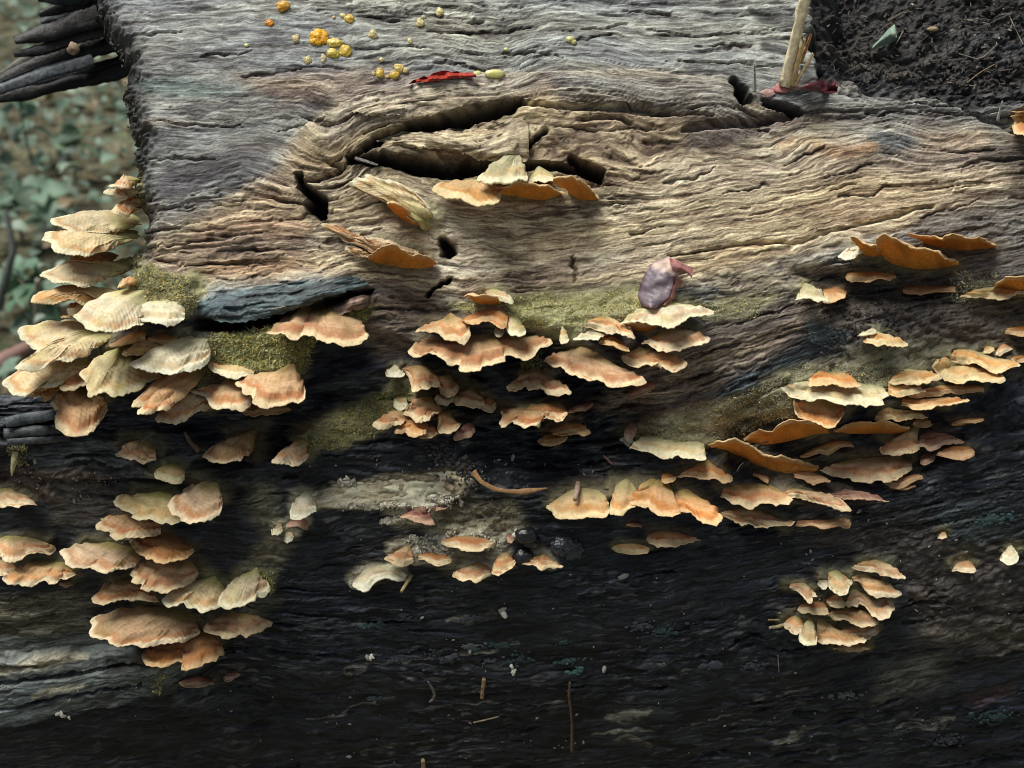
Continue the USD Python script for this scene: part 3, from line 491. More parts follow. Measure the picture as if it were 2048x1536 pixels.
# ---- colours of the wood: each region has a light and a dark fibre colour
GREY = ((0.30, 0.315, 0.305), (0.065, 0.064, 0.075))
PALE = ((0.37, 0.395, 0.37), (0.095, 0.095, 0.105))
TANNED = ((0.56, 0.49, 0.34), (0.19, 0.14, 0.105))
CREAM = ((0.72, 0.65, 0.48), (0.36, 0.26, 0.185))
PINK = ((0.36, 0.28, 0.215), (0.12, 0.08, 0.07))
ROSE = ((0.48, 0.37, 0.26), (0.20, 0.13, 0.09))
RUST = ((0.42, 0.22, 0.10), (0.18, 0.09, 0.05))
SLATE = ((0.11, 0.16, 0.18), (0.022, 0.03, 0.04))
BROWN = ((0.16, 0.125, 0.095), (0.045, 0.035, 0.03))
DARK = ((0.027, 0.034, 0.048), (0.004, 0.005, 0.009))
BLACK = ((0.017, 0.020, 0.027), (0.005, 0.005, 0.007))
OLIVE = ((0.38, 0.37, 0.19), (0.17, 0.16, 0.08))
LIME = ((0.40, 0.40, 0.17), (0.22, 0.21, 0.09))
FELT = ((0.26, 0.25, 0.16), (0.09, 0.085, 0.06))
CRUST = ((0.60, 0.58, 0.44), (0.33, 0.29, 0.19))
SOIL = ((0.032, 0.032, 0.034), (0.004, 0.004, 0.006))
LC, DC = np.tile(np.array(GREY[0]), (len(PX), 1)), np.tile(np.array(GREY[1]), (len(PX), 1))
SOFT = np.zeros(len(PX))          # 1 where felt or moss hides the fibres
CRUMB = np.zeros(len(PX))         # 1 where the wood is crumbly
DISP = np.zeros(len(PX))          # metres, outwards


def paint(kind, text, w, colour, op=1.0, warp=1.0, soft=None, crumb=None, frame='FULL'):
    idx, m, _ = field(kind, text, w, warp, frame)
    m = (m * op)[:, None]
    LC[idx] += (np.array(colour[0]) - LC[idx]) * m
    DC[idx] += (np.array(colour[1]) - DC[idx]) * m
    if soft is not None:
        SOFT[idx] += (soft - SOFT[idx]) * m[:, 0]
    if crumb is not None:
        CRUMB[idx] += (crumb - CRUMB[idx]) * m[:, 0]


def push(kind, text, w, mm, warp=1.0, frame='FULL'):
    idx, m, _ = field(kind, text, w, warp, frame)
    if kind == 'line' and mm < -8:
        m = m * (0.55 + 0.9 * fbm2(SS_[idx] / 40, TT_[idx] / 9, 3, 171)).clip(0, 1.2)
    DISP[idx] += m * mm * 0.001


def ledge(text, mm, fall, sharp=8.0, warp=1.0):
    """The wood below the line (towards the viewer) stands mm proud of the wood above it, easing back over fall pixels."""
    pts = P(text)
    idx = np.flatnonzero((PX > pts[0, 0] - 60) & (PX < pts[-1, 0] + 60) & (PY > pts[:, 1].min() - 60) & (PY < pts[:, 1].max() + fall + 60))
    x = PX[idx] + warp * 0.6 * (WX[idx] - PX[idx]); y = PY[idx] + warp * 0.8 * (WY[idx] - PY[idx])
    d = y - np.interp(x, pts[:, 0], pts[:, 1])
    ends = sm(x, pts[0, 0] - 30, pts[0, 0] + 80) * (1 - sm(x, pts[-1, 0] - 80, pts[-1, 0] + 30))
    DISP[idx] += mm * 0.001 * sm(d, -sharp, sharp) * (1 - sm(d, 0.15 * fall, fall)) * ends


def lip(text, mm, fall, sharp=6.0, warp=1.0):
    """The opposite: the wood above the line overhangs, the wood below it lies deeper."""
    pts = P(text)
    idx = np.flatnonzero((PX > pts[0, 0] - 60) & (PX < pts[-1, 0] + 60) & (PY > pts[:, 1].min() - fall - 60) & (PY < pts[:, 1].max() + 80))
    x = PX[idx] + warp * 0.6 * (WX[idx] - PX[idx]); y = PY[idx] + warp * 0.8 * (WY[idx] - PY[idx])
    d = np.interp(x, pts[:, 0], pts[:, 1]) - y
    ends = sm(x, pts[0, 0] - 30, pts[0, 0] + 80) * (1 - sm(x, pts[-1, 0] - 80, pts[-1, 0] + 30))
    DISP[idx] += mm * 0.001 * sm(d, -sharp, sharp) * (1 - sm(d, 0.15 * fall, fall)) * ends


# --- large areas
paint('poly', '-400,-400 2500,-400 2500,60 1500,150 240,150 -400,150', 120, PALE)
paint('poly', '230,90 560,100 900,120 1000,150 800,190 620,210 440,240 260,250', 60, GREY)
paint('poly', '470,150 760,140 900,150 700,205 560,200', 40, PINK, 0.75)
paint('poly', '240,145 330,150 480,172 490,188 400,196 250,190', 24, ((0.20, 0.27, 0.28), (0.055, 0.075, 0.085)), 0.9)
paint('line', '270,255 330,250 470,262', 18, PINK, 0.8)
paint('poly', '260,250 480,240 640,215 620,280 520,330 340,420 280,430', 40, GREY)
paint('poly', '330,330 420,300 520,270 560,290 520,330 400,380 310,400', 30, ((0.12, 0.115, 0.13), (0.03, 0.03, 0.035)), 0.9)
paint('poly', '270,400 420,390 400,450 330,470 270,470', 40, ((0.34, 0.33, 0.31), (0.13, 0.12, 0.12)), 0.9)
paint('poly', '640,225 900,160 1150,150 1440,165 1560,225 1900,235 2048,270 2500,280 2500,420 1900,430 1640,500 1400,560 1100,580 860,600 640,540 540,560 380,560 300,540 290,480 420,420 560,340', 50, TANNED)
paint('poly', '560,340 640,330 620,440 560,540 420,545 330,520 400,450', 50, ROSE, 0.6)
paint('line', '420,470 520,455 600,460', 34, ((0.55, 0.36, 0.24), (0.3, 0.17, 0.1)), 0.6)
paint('line', '420,540 560,530 650,520', 26, RUST, 0.45)
paint('poly', '320,480 480,450 520,490 400,540 320,540', 30, PINK, 0.6)
paint('poly', '650,225 900,165 1150,155 1060,190 900,215 720,270 640,300', 30, ((0.56, 0.53, 0.44), (0.25, 0.2, 0.17)), 0.8)
paint('poly', '1100,160 1440,170 1500,250 1300,240 1120,220', 40, GREY, 0.7)
paint('poly', '1100,230 1500,250 1480,290 1300,310 1100,300', 40, PINK, 0.55)
paint('poly', '1380,240 1500,225 1640,215 1600,260 1500,290 1380,300', 30, ((0.17, 0.14, 0.14), (0.05, 0.04, 0.045)), 0.75)
paint('poly', '1340,330 1500,285 1660,255 1760,260 1700,320 1500,370 1340,410 1250,420', 40, CREAM, 0.95)
paint('poly', '1690,190 2048,230 2048,330 1900,330 1760,300 1660,250', 40, GREY, 0.6)
paint('poly', '1830,265 1960,255 1980,310 1840,320', 40, ROSE, 0.65)
paint('line', '1750,275 1800,285 1780,300', 22, SLATE, 0.6)
paint('line', '1640,300 1700,305 1740,295', 18, RUST, 0.7)
paint('line', '1560,290 1640,285', 20, ((0.66, 0.48, 0.24), (0.4, 0.24, 0.12)), 0.5)
paint('poly', '1760,310 1960,300 2060,360 1960,390 1800,370', 40, PINK, 0.55)
paint('poly', '880,400 1100,450 1340,420 1640,370 2048,330 2048,420 1840,430 1640,490 1450,540 1250,560 1000,520 880,560', 50, CREAM, 0.7)
paint('poly', '860,420 960,430 1000,520 990,560 880,545 830,500', 30, ((0.64, 0.61, 0.49), (0.34, 0.27, 0.2)), 0.9)
paint('poly', '1000,540 1140,515 1150,560 1080,590 1010,600', 20, PINK, 0.85)
paint('poly', '900,600 960,560 1000,580 960,620', 20, PINK, 0.6)
paint('poly', '640,440 720,470 760,520 660,540 580,560', 40, TANNED, 0.7)
paint('poly', '1850,420 2100,380 2100,560 1900,560 1780,500', 60, ((0.2, 0.185, 0.165), (0.06, 0.055, 0.05)), 0.9)
paint('poly', '1430,560 1600,520 1690,530 1640,600 1460,640', 40, ((0.40, 0.36, 0.27), (0.12, 0.10, 0.09)), 0.9)
# --- lower half
paint('poly', '300,560 380,560 400,640 600,640 740,580 900,600 960,640 1000,660 1260,640 1440,640 1700,530 1780,500 1900,550 2500,540 2500,2000 -400,2000 -400,780 100,800 240,660', 60, DARK)
paint('poly', '700,590 860,580 900,640 840,700 760,720 700,680', 40, ((0.22, 0.17, 0.13), (0.07, 0.05, 0.045)), 0.9)
paint('poly', '1300,700 1440,640 1640,580 1700,600 1640,650 1520,720 1380,790 1250,850 1200,830', 40, ((0.36, 0.31, 0.25), (0.085, 0.065, 0.06)), 0.95)
paint('poly', '1420,640 1560,620 1640,640 1560,670 1440,690', 30, BROWN, 0.5)
paint('poly', '1600,560 1900,560 2060,590 2060,760 1800,720 1650,640', 60, ((0.15, 0.125, 0.10), (0.035, 0.03, 0.028)), 0.9, crumb=0.5)
paint('line', '1630,660 1660,672', 26, SLATE, 0.7)
paint('poly', '1700,560 1880,560 1880,600 1700,610', 30, BLACK, 0.7)
paint('line', '1180,870 1300,835 1440,790 1560,730 1620,705', (8, 14, 16, 14, 8), SLATE, 0.7)
paint('line', '1300,840 1400,815 1490,812', (22, 30, 18), ((0.22, 0.12, 0.09), (0.07, 0.04, 0.035)), 0.85)
# felt and moss
paint('poly', '900,610 1100,585 1290,575 1300,640 1180,650 1150,690 1050,660 960,640', 40, ((0.50, 0.49, 0.25), (0.30, 0.28, 0.14)), 0.9, soft=0.8)
paint('poly', '1360,610 1480,590 1560,590 1500,640 1400,640', 24, OLIVE, 0.6, soft=0.4)
paint('poly', '1240,880 1320,830 1500,780 1560,740 1660,715 1800,720 1860,760 1700,800 1560,840 1450,880 1380,910 1260,905', 30, ((0.30, 0.29, 0.19), (0.11, 0.105, 0.07)), 0.95, soft=0.7)
paint('poly', '1680,690 1880,670 1900,740 1800,770 1700,750', 40, FELT, 0.85, soft=0.6)
paint('line', '280,545 300,600 340,610 380,600 388,560', 40, OLIVE, 0.9, soft=0.8)
paint('poly', '430,660 640,640 600,740 480,740', 40, OLIVE, 0.9, soft=0.8)
paint('line', '560,660 660,640 730,620', 24, LIME, 0.6, soft=0.7)
paint('poly', '600,860 680,820 760,790 800,740 840,760 780,850 700,890 640,900', 30, OLIVE, 0.8, soft=0.7)
paint('poly', '630,1000 660,970 800,950 940,940 930,985 850,1015 640,1018', 20, CRUST, 0.95, soft=0.6)
paint('poly', '730,960 900,940 940,985 820,990', 26, ((0.24, 0.2, 0.15), (0.10, 0.08, 0.06)), 0.9, soft=0.3, crumb=0.8)
paint('poly', '860,1010 1020,1000 1060,1060 1000,1080 880,1075 830,1050', 40, FELT, 0.9, soft=0.7, crumb=0.6)
paint('line', '600,1010 620,1000', 24, CRUST, 0.9, soft=0.5)
paint('poly', '1100,980 1260,960 1300,990 1200,1010 1100,1010', 30, BROWN, 0.8, crumb=0.8)
paint('line', '520,1000 560,1080 500,1160 520,1200', 50, FELT, 0.5, soft=0.5, crumb=0.4)
# left lower planks and slab
paint('poly', '380,610 440,580 560,570 680,555 720,560 640,600 500,640 420,640', 24, SLATE, 0.95)
paint('poly', '570,630 720,590 738,600 730,620 600,640', 16, ((0.20, 0.13, 0.12), (0.07, 0.045, 0.045)), 0.9)
paint('poly', '0,830 120,820 160,840 150,900 0,900', 30, BLACK, 0.8)
paint('line', '10,838 120,826', 8, SLATE, 0.8)
paint('poly', '60,900 240,880 400,910 380,950 200,950 90,930', 30, ((0.17, 0.19, 0.20), (0.035, 0.04, 0.045)), 0.9)
paint('poly', '0,940 160,930 240,960 160,1000 0,1000', 30, BROWN, 0.8, crumb=0.8)
paint('poly', '100,960 240,980 220,1060 100,1060', 40, ((0.12, 0.115, 0.11), (0.025, 0.025, 0.025)), 0.8)
paint('poly', '-300,1290 200,1270 420,1270 420,1310 200,1400 -300,1500', 40, ((0.20, 0.235, 0.24), (0.04, 0.048, 0.055)), 0.95)
paint('poly', '-300,1200 180,1190 200,1260 -300,1290', 30, ((0.27, 0.26, 0.19), (0.09, 0.085, 0.065)), 0.85)
paint('line', '-100,1345 60,1318 190,1298', (10, 12, 6), ((0.5, 0.49, 0.4), (0.25, 0.24, 0.2)), 0.9)
paint('line', '80,1372 130,1360 180,1350', 8, CRUST, 0.7)
paint('poly', '650,1380 1200,1180 1300,1240 1250,1500 600,1600 0,1600 0,1480 300,1420', 80, BLACK, 0.55)
paint('poly', '1240,1300 1560,1240 1700,1250 1650,1340 1300,1360', 60, DARK, 0.6, crumb=0.6)
paint('poly', '1620,1070 1900,1040 2048,1100 2048,1300 1830,1280 1800,1130', 50, ((0.115, 0.10, 0.085), (0.022, 0.022, 0.022)), 0.8, crumb=0.5)
paint('poly', '1860,1010 2020,1000 2040,1080 1900,1090', 30, ((0.04, 0.06, 0.07), (0.012, 0.014, 0.018)), 0.9)
paint('poly', '1760,1330 1900,1300 1880,1370 1740,1400', 40, ((0.17, 0.17, 0.15), (0.04, 0.04, 0.04)), 0.8)
for q, w_ in (('1230,1440 1290,1425', 14), ('1190,1470 1300,1455', 6), ('1240,1478 1310,1488', 8), ('1800,1460 1900,1435', 8), ('1540,1480 1600,1470', 8), ('730,1500 860,1482', 4), ('1380,1450 1500,1425', 4), ('1950,1310 2048,1290', 6),
              ('910,1240 990,1225', 9), ('130,1433 136,1433', 8), ('690,1340 1040,1290', 5), ('600,1440 800,1400', 4)):
    paint('line', q, w_, ((0.34, 0.34, 0.31), (0.03, 0.03, 0.03)), 0.7, warp=1.8)
paint('line', '1940,1400 2020,1370', 16, ((0.10, 0.05, 0.04), (0.04, 0.02, 0.02)), 0.4)
# broken end and the hollow at the top right
paint('line', '170,-20 190,60 232,110 225,170 250,240 262,300 258,370 270,430', (84, 80, 74, 82, 76, 66, 50, 34), SOIL, 0.95, crumb=1.0)
paint('poly', '1590,-300 2500,-300 2500,190 1990,200 1700,185 1650,165 1625,80', 30, SOIL, 1.0, warp=1.6, crumb=0.75)
paint('line', '1500,20 1540,40 1600,50', (10, 26, 20), SOIL, 0.8)
paint('line', '1530,92 1570,104', 12, SOIL, 0.8)
paint('line', '1660,60 1760,40 1850,70 1960,20', (20, 40, 30, 16), ((0.10, 0.09, 0.08), (0.02, 0.02, 0.02)), 0.7, warp=2.0)
paint('line', '1780,130 1850,112 1930,125', (24, 34, 16), ((0.13, 0.12, 0.11), (0.02, 0.02, 0.02)), 0.7, warp=2.0)
paint('line', '1650,150 1720,140 1800,150', (26, 30, 16), ((0.33, 0.31, 0.26), (0.09, 0.085, 0.08)), 0.8)
paint('poly', '1985,285 2120,265 2120,400 2030,390 1995,340', 40, BROWN, 0.9, warp=1.6)

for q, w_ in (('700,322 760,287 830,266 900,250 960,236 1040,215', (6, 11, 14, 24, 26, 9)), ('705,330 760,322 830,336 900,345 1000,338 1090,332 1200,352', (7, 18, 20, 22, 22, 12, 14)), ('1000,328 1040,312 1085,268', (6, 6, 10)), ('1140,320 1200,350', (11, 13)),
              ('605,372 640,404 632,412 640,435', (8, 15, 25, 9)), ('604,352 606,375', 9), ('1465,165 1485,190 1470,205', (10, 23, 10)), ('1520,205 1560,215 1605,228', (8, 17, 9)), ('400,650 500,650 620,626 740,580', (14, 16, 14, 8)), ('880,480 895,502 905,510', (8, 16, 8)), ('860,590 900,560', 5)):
    paint('line', q, tuple(1.55 * k_ for k_ in w_) if np.ndim(w_) else 1.55 * w_, ((0.05, 0.04, 0.035), (0.012, 0.01, 0.01)), 1.0, crumb=0.6)          # old rot inside the cracks, painted near-black to deepen their shade too
SPLITS = ['240,68 300,71 365,66', '468,152 520,148 600,139', '285,240 380,250 475,254', '850,58 940,66 1065,55', '868,118 938,123', '1120,60 1255,51', '1135,76 1245,70', '1245,26 1345,31', '1300,62 1420,73 1545,62', '1390,96 1505,90', '1322,131 1450,125 1545,131',
          '556,260 650,246', '300,492 400,480 525,468', '310,522 450,531 560,520', '1340,362 1435,340', '1440,392 1535,371', '1850,430 1965,400', '1640,352 1745,330', '1250,472 1335,455', '690,34 800,40', '400,110 520,104', '620,92 760,96 850,88', '1000,100 1120,112', '1560,330 1650,300',
          '1100,258 1230,268 1330,262', '1420,255 1540,262', '1690,395 1800,368', '560,440 660,428', '440,500 560,492', '300,320 420,314', '1740,225 1850,232 1960,228', '1880,300 1990,296', '1200,700 1330,680', '1360,730 1480,690', '1480,650 1600,606']
for k_, q in enumerate(SPLITS):
    n_ = len(q.split()); w_ = 4.6 + 1.6 * math.sin(k_ * 2.3)
    paint('line', q, (0.9, w_, 0.9) if n_ == 3 else (0.9, w_) if k_ % 2 else (w_, 0.9), ((0.11, 0.085, 0.075), (0.03, 0.024, 0.022)), 0.85, warp=1.3)
paint('line', '480,690 880,705', 34, CRUST, 0.8, soft=0.6, crumb=0.5, frame='H'); paint('line', '850,585 1250,600', 40, CRUST, 0.8, soft=0.6, crumb=0.5, frame='H')
paint('line', '500,410 720,345', 40, CRUST, 0.7, soft=0.6, crumb=0.5, frame='H'); paint('line', '130,920 450,845', 26, CRUST, 0.8, soft=0.6, crumb=0.5, frame='H')
paint('line', '960,760 1120,790', 60, FELT, 0.8, soft=0.7, frame='H')
# felt round the foot of every bracket, and the wood swelling up to it
FOOT = {'cream': (0.34, 0.33, 0.18), 'straw': (0.26, 0.24, 0.13), 'peach': (0.20, 0.17, 0.10), 'olive': (0.24, 0.23, 0.10), 'rusty': (0.14, 0.10, 0.06), 'orange': (0.22, 0.19, 0.10), 'gold': (0.24, 0.22, 0.12), 'mauve': (0.10, 0.08, 0.06),
        'dusk': (0.09, 0.075, 0.055), 'felt': (0.34, 0.32, 0.19), 'white': (0.36, 0.34, 0.20)}
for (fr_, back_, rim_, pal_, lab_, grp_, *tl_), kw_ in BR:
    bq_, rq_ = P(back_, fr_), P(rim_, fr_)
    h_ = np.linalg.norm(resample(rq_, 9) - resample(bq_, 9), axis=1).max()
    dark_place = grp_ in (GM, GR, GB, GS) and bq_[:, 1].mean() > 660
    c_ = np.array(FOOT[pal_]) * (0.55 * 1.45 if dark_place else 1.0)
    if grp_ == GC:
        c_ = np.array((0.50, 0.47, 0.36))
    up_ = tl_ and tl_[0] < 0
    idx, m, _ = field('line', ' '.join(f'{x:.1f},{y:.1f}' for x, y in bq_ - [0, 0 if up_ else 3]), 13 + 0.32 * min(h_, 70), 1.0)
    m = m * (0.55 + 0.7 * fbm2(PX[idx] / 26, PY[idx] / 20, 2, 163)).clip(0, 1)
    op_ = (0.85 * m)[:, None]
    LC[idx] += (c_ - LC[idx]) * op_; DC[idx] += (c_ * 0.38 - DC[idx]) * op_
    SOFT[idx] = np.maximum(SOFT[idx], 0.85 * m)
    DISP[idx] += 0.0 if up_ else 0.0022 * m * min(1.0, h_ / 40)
DISP = np.minimum(DISP, 0.007)
# ---- relief
DISP += 0.006 * (fbm2(PX / 330, PY / 170, 3, 3) - 0.5)
for k_, q in enumerate(SPLITS):
    n_ = len(q.split())
    push('line', q, (0.9, 4.6, 0.9) if n_ == 3 else (0.9, 4.6) if k_ % 2 else (4.6, 0.9), -1.1, warp=1.3)
ledge('560,300 650,228 740,196 900,160 1100,148 1300,152 1440,172 1500,190', 6.0, 170)
push('line', '700,322 760,287 830,266 900,250 960,236 1040,215', (5, 10, 12, 22, 24, 8), -28)
push('line', '1040,215 1200,222 1330,228', (7, 5, 5), -5)
push('poly', '745,322 800,280 900,276 1010,268 1060,300 1010,330 900,318 800,330', 16, 4.0)
push('line', '705,330 760,322 830,336 900,345 1000,338 1090,332 1200,352', (6, 16, 18, 20, 20, 10, 12), -26)
push('line', '1000,328 1040,312 1085,268', (6, 6, 10), -9)
push('line', '1140,320 1200,350', (10, 12), -16)
push('line', '605,372 640,404 632,412 640,435', (8, 14, 24, 8), -26)
push('line', '604,352 606,375', 9, -10)
push('line', '880,480 895,502 905,510', (8, 16, 8), -9)
push('line', '1345,512 1455,492 1590,482 1690,454 1860,413', (3, 4, 6, 6, 4), -3)
push('line', '1465,165 1485,190 1470,205', (10, 22, 10), -15)
push('line', '1520,205 1560,215 1605,228', (7, 16, 8), -11)
push('line', '660,330 690,338 640,366 610,362', (4, 6, 6, 5), -6)
push('line', '1130,222 1260,232 1420,240', (3, 8, 4), -4)
push('line', '1370,262 1480,250 1590,236', (8, 14, 8), -4)
push('poly', '930,300 1000,290 1060,310 1000,330', 16, 2.0)
lip('400,640 500,642 620,612 740,572', 9, 90, 5)
push('line', '400,650 500,650 620,626 740,580', (14, 16, 14, 8), -18)
push('line', '560,640 640,620 735,596', 9, 5)
push('line', '860,590 900,560', 6, -7)
push('line', '1150,515 1155,560', 5, -3)
ledge('-200,1310 60,1310 200,1292 330,1275 430,1262', 6, 120, 4)
lip('-200,1480 100,1428 240,1400 420,1345', 7, 120, 8)
push('line', '-100,1368 100,1340 200,1322 420,1280', (4, 5, 5, 3), -5)
push('line', '-100,1420 120,1378 300,1340', (3, 4, 3), -4)
ledge('-200,845 60,832 150,818', 5, 40, 4)
lip('-200,905 60,890 150,872', 6, 50, 5)
lip('40,945 200,958 330,955 420,940', 5, 70, 5)
push('line', '20,850 140,838', 5, -5); push('line', '15,868 140,862', 6, -6)
lip('630,1018 700,1016 800,1008 880,1015 940,985', 3, 60, 3)
push('poly', '1590,-300 2500,-300 2500,175 2100,190 1990,196 1700,185 1650,176 1630,80', 34, -16, warp=1.6)
push('poly', '1680,-300 2500,-300 2500,150 2000,165 1760,150 1700,90', 90, -16, warp=1.6)
push('line', '1900,190 2060,240', (20, 40), -10)
push('poly', '1600,545 1900,520 1900,600 1650,610', 40, -6)
push('line', '1060,720 1250,830 1230,900 1000,890 900,760', 90, -13)
push('line', '1500,880 1650,930 1850,880', 90, -9)
push('line', '300,880 450,900 560,860', 60, -8)
push('line', '1000,940 1180,960', 40, -5)
push('line', '620,740 680,700 740,690 800,720 780,790 650,800', 50, -6)
push('poly', '520,790 640,800 600,900 420,880 330,860', 50, -7)
push('poly', '270,560 300,530 380,560 390,620 330,650 250,640', 40, 8)
push('poly', '440,670 560,650 620,680 590,740 480,750', 40, 6)
EDGE = np.array([[-320, 120], [-150, 150], [0, 178], [60, 212], [110, 236], [170, 230], [230, 243], [290, 258], [340, 255], [370, 262], [430, 280], [480, 272],
                 [540, 250], [570, 226], [600, 226], [650, 215], [700, 165], [745, 95], [780, 40], [800, -20], [830, -130], [850, -700], [1900, -900]], float)
_edge = np.interp(PY, EDGE[:, 0], EDGE[:, 1]) + 16 * (fbm2(PX / 50, PY / 14, 3, 41) - 0.5) + 12 * (noise2(PX / 9, PY / 6, 44) - 0.5)
_gap = PX - _edge
_round = np.clip(1 - _gap / 55, 0, 1)
DISP -= 0.012 * _round**2 * (PY < 820)
# fibres
G1 = fbm2(SS / 78, TT / 8, 3, 51)
G2 = fbm2(SS / 26, TT / 3.6, 3, 61)
G3 = fbm2(SS / 260, TT / 34, 3, 71)
G4 = noise2(SS / 20, TT / 2.4, 81)
CR = fbm2(PX / 12, PY / 9, 3, 91)
RIDGE = 1 - np.abs(2 * G1 - 1)
hard = (1 - 0.85 * SOFT) * (0.85 - 0.45 * (1 - sm(PX, 480, 760)) * (1 - sm(PY, 280, 430)))
FLAKE = fbm2(SS / 66 + 7 + 0.6 * W3, TT / 13, 3, 121)
CALM = sm(fbm2(SS / 240, TT / 70, 2, 181), 0.40, 0.62)
_i, _m, _ = field('poly', '880,430 1100,450 1340,420 1500,300 1680,270 1760,310 1900,380 2100,330 2100,410 1840,425 1640,485 1450,530 1250,555 1000,515 900,560 860,500', 60, 1.4)
CALM[_i] = np.maximum(CALM[_i], 0.9 * _m)
hard = hard * (1 - 0.6 * CALM)
DISP += hard * (0.0016 * (G3 - 0.5) + 0.0008 * (G1 - 0.5) + 0.0007 * (G2 - 0.5) + 0.0004 * (G4 - 0.5))
DISP += hard * 0.0008 * sm(FLAKE - 0.5, 0.0, 0.03)              # loose flakes with sharp edges
THIN = sm(1 - np.abs(2 * fbm2(SS / 52, TT / 6.5, 2, 131) - 1), 0.90, 0.985)
DISP -= hard * 0.00045 * THIN
_crack = sm(fbm2(SS / 95 + 0.5 * W3, TT / 9, 3, 101), 0.67, 0.78)
DISP -= hard * 0.0020 * _crack
DISP += CRUMB * 0.012 * (fbm2((PX + 0.8 * PY) / 130, (PY - 0.5 * PX) / 40, 3, 93) - 0.5)
DISP += CRUMB * (0.006 * (CR - 0.5) + 0.005 * (fbm2(PX / 34, PY / 26, 2, 95) - 0.5)) + SOFT * (0.0030 * (fbm2(PX / 22, PY / 16, 3, 97) - 0.5) + 0.0050 * (fbm2(PX / 60, PY / 46, 2, 99) - 0.5))
_vis = 1.0 - 0.0 * PX
LINE = sm(1 - np.abs(2 * fbm2(SS / 40 + 9, TT / 4.6, 2, 151) - 1), 0.80, 0.97) * sm(fbm2(SS / 130, TT / 30, 2, 153), 0.36, 0.6)
streak = 0.69 + 1.15 * (G2 - 0.5) + 1.05 * (G1 - 0.5) + 0.5 * (G3 - 0.5) + 0.6 * (G4 - 0.5) - (1 - 0.55 * CALM) * (0.5 * _crack + 0.40 * THIN + 0.5 * LINE) - 0.02 * CALM + 0.22 * (sm(FLAKE - 0.5, -0.02, 0.02) - 0.5)
streak = np.where(CRUMB > 0.01, streak * (1 - 0.7 * CRUMB) + 0.7 * CRUMB * (0.5 + 2.2 * (CR - 0.5)), streak)
streak = streak * (1 - 0.6 * SOFT) + 0.6 * SOFT * (0.5 + 1.6 * (fbm2(PX / 18, PY / 13, 3, 98) - 0.5))
streak = np.clip(streak, 0, 1.1)[:, None]
ALB = DC + (LC - DC) * streak
# pale fibre ends that catch the eye on the dark wet wood
_darkness = np.clip(1 - LC.mean(1) / 0.09, 0, 1)
_fib = sm(fbm2(SS / 30, TT / 3.4, 2, 141), 0.60, 0.76) * sm(fbm2(PX / 120, PY / 70, 2, 143), 0.38, 0.64)
ALB += (_darkness * _fib * hard)[:, None] * np.array([0.20, 0.205, 0.21])
# warm and cool drift of the weathering
drift = (fbm2(SS / 300, TT / 60, 2, 111) - 0.5)[:, None]
ALB *= 1 + drift * np.array([0.22, 0.08, -0.22])

POS = base_point(gx, ge, DISP)
POS[:, 2] = np.maximum(POS[:, 2], -0.03)
keep_v = (_gap > 0) | (ge > math.radians(70)) & (gx > -0.19)
keep_v &= ~((ge > math.radians(70)) & (gx < -0.19 + 0.02 * np.sin(ge * 9)))
ii = np.arange(NX * NE).reshape(NE, NX)
a, b, c, d = ii[:-1, :-1].ravel(), ii[:-1, 1:].ravel(), ii[1:, 1:].ravel(), ii[1:, :-1].ravel()
ok = keep_v[a] & keep_v[b] & keep_v[c] & keep_v[d]
a, b, c, d = a[ok], b[ok], c[ok], d[ok]
faces = np.vstack([np.stack([a, b, c], 1), np.stack([a, c, d], 1)])
used = np.zeros(len(POS), bool); used[faces.ravel()] = True
remap = np.cumsum(used) - 1
faces = remap[faces]
LV, LCOL, LST, LSOFT = POS[used], ALB[used], np.stack([SS, TT], 1)[used] / 100.0, np.maximum(SOFT, 0.8 * CRUMB)[used]
LX, LE = gx[used], ge[used]
# the broken end: the rim of the surface carried inwards
ed = np.sort(np.vstack([faces[:, [0, 1]], faces[:, [1, 2]], faces[:, [2, 0]]]), axis=1)
key = ed[:, 0].astype(np.int64) * len(LV) + ed[:, 1]
uk, cnt = np.unique(key, return_counts=True)
be = np.stack([uk[cnt == 1] // len(LV), uk[cnt == 1] % len(LV)], 1)
be = be[(LX[be] < 0.6).all(1) & (LE[be] > es[0] + 1e-6).all(1) & (LE[be] < es[-1] - 1e-6).all(1)]
bv = np.unique(be)
loc_ = {v: k for k, v in enumerate(bv)}
rings, ring_idx = [LV], [bv]
n0 = len(LV)
inward = base_point(np.zeros(len(bv)), LE[bv]) - np.array([0, 0, Z_LOG]); inward = -inward / np.linalg.norm(inward, axis=1, keepdims=True)
_low = (LE[bv] < math.radians(24)) & (LX[bv] < -0.16)
inward[_low] += [0, 0, -1.1]; inward /= np.linalg.norm(inward, axis=1, keepdims=True)
for depth, shift in ((0.004, 0.0), (0.010, 0.001), (0.020, 0.004), (0.038, 0.007), (0.07, 0.012), (0.12, 0.016), (0.22, 0.02)):
    q = LV[bv] + inward * depth
    q[:, 0] += shift + 0.010 * (meshkit.fbm(LV[bv] * 90 + depth * 400, 3, 7) - 0.5)
    ring_idx.append(np.arange(len(bv)) + n0); n0 += len(bv); rings.append(q)
e0 = np.array([[loc_[i], loc_[j]] for i, j in be])
skirt = []
for k in range(len(ring_idx) - 1):
    A, B = ring_idx[k], ring_idx[k + 1]
    skirt += [np.stack([A[e0[:, 0]], A[e0[:, 1]], B[e0[:, 1]]], 1), np.stack([A[e0[:, 0]], B[e0[:, 1]], B[e0[:, 0]]], 1)]
END_V = np.vstack(rings[1:]); END_F = np.vstack(skirt)
_all = np.vstack(rings)
_u = np.unique(END_F); _r = np.full(len(_all), -1); _r[_u] = np.arange(len(_u))
END_V, END_F = _all[_u], _r[END_F]

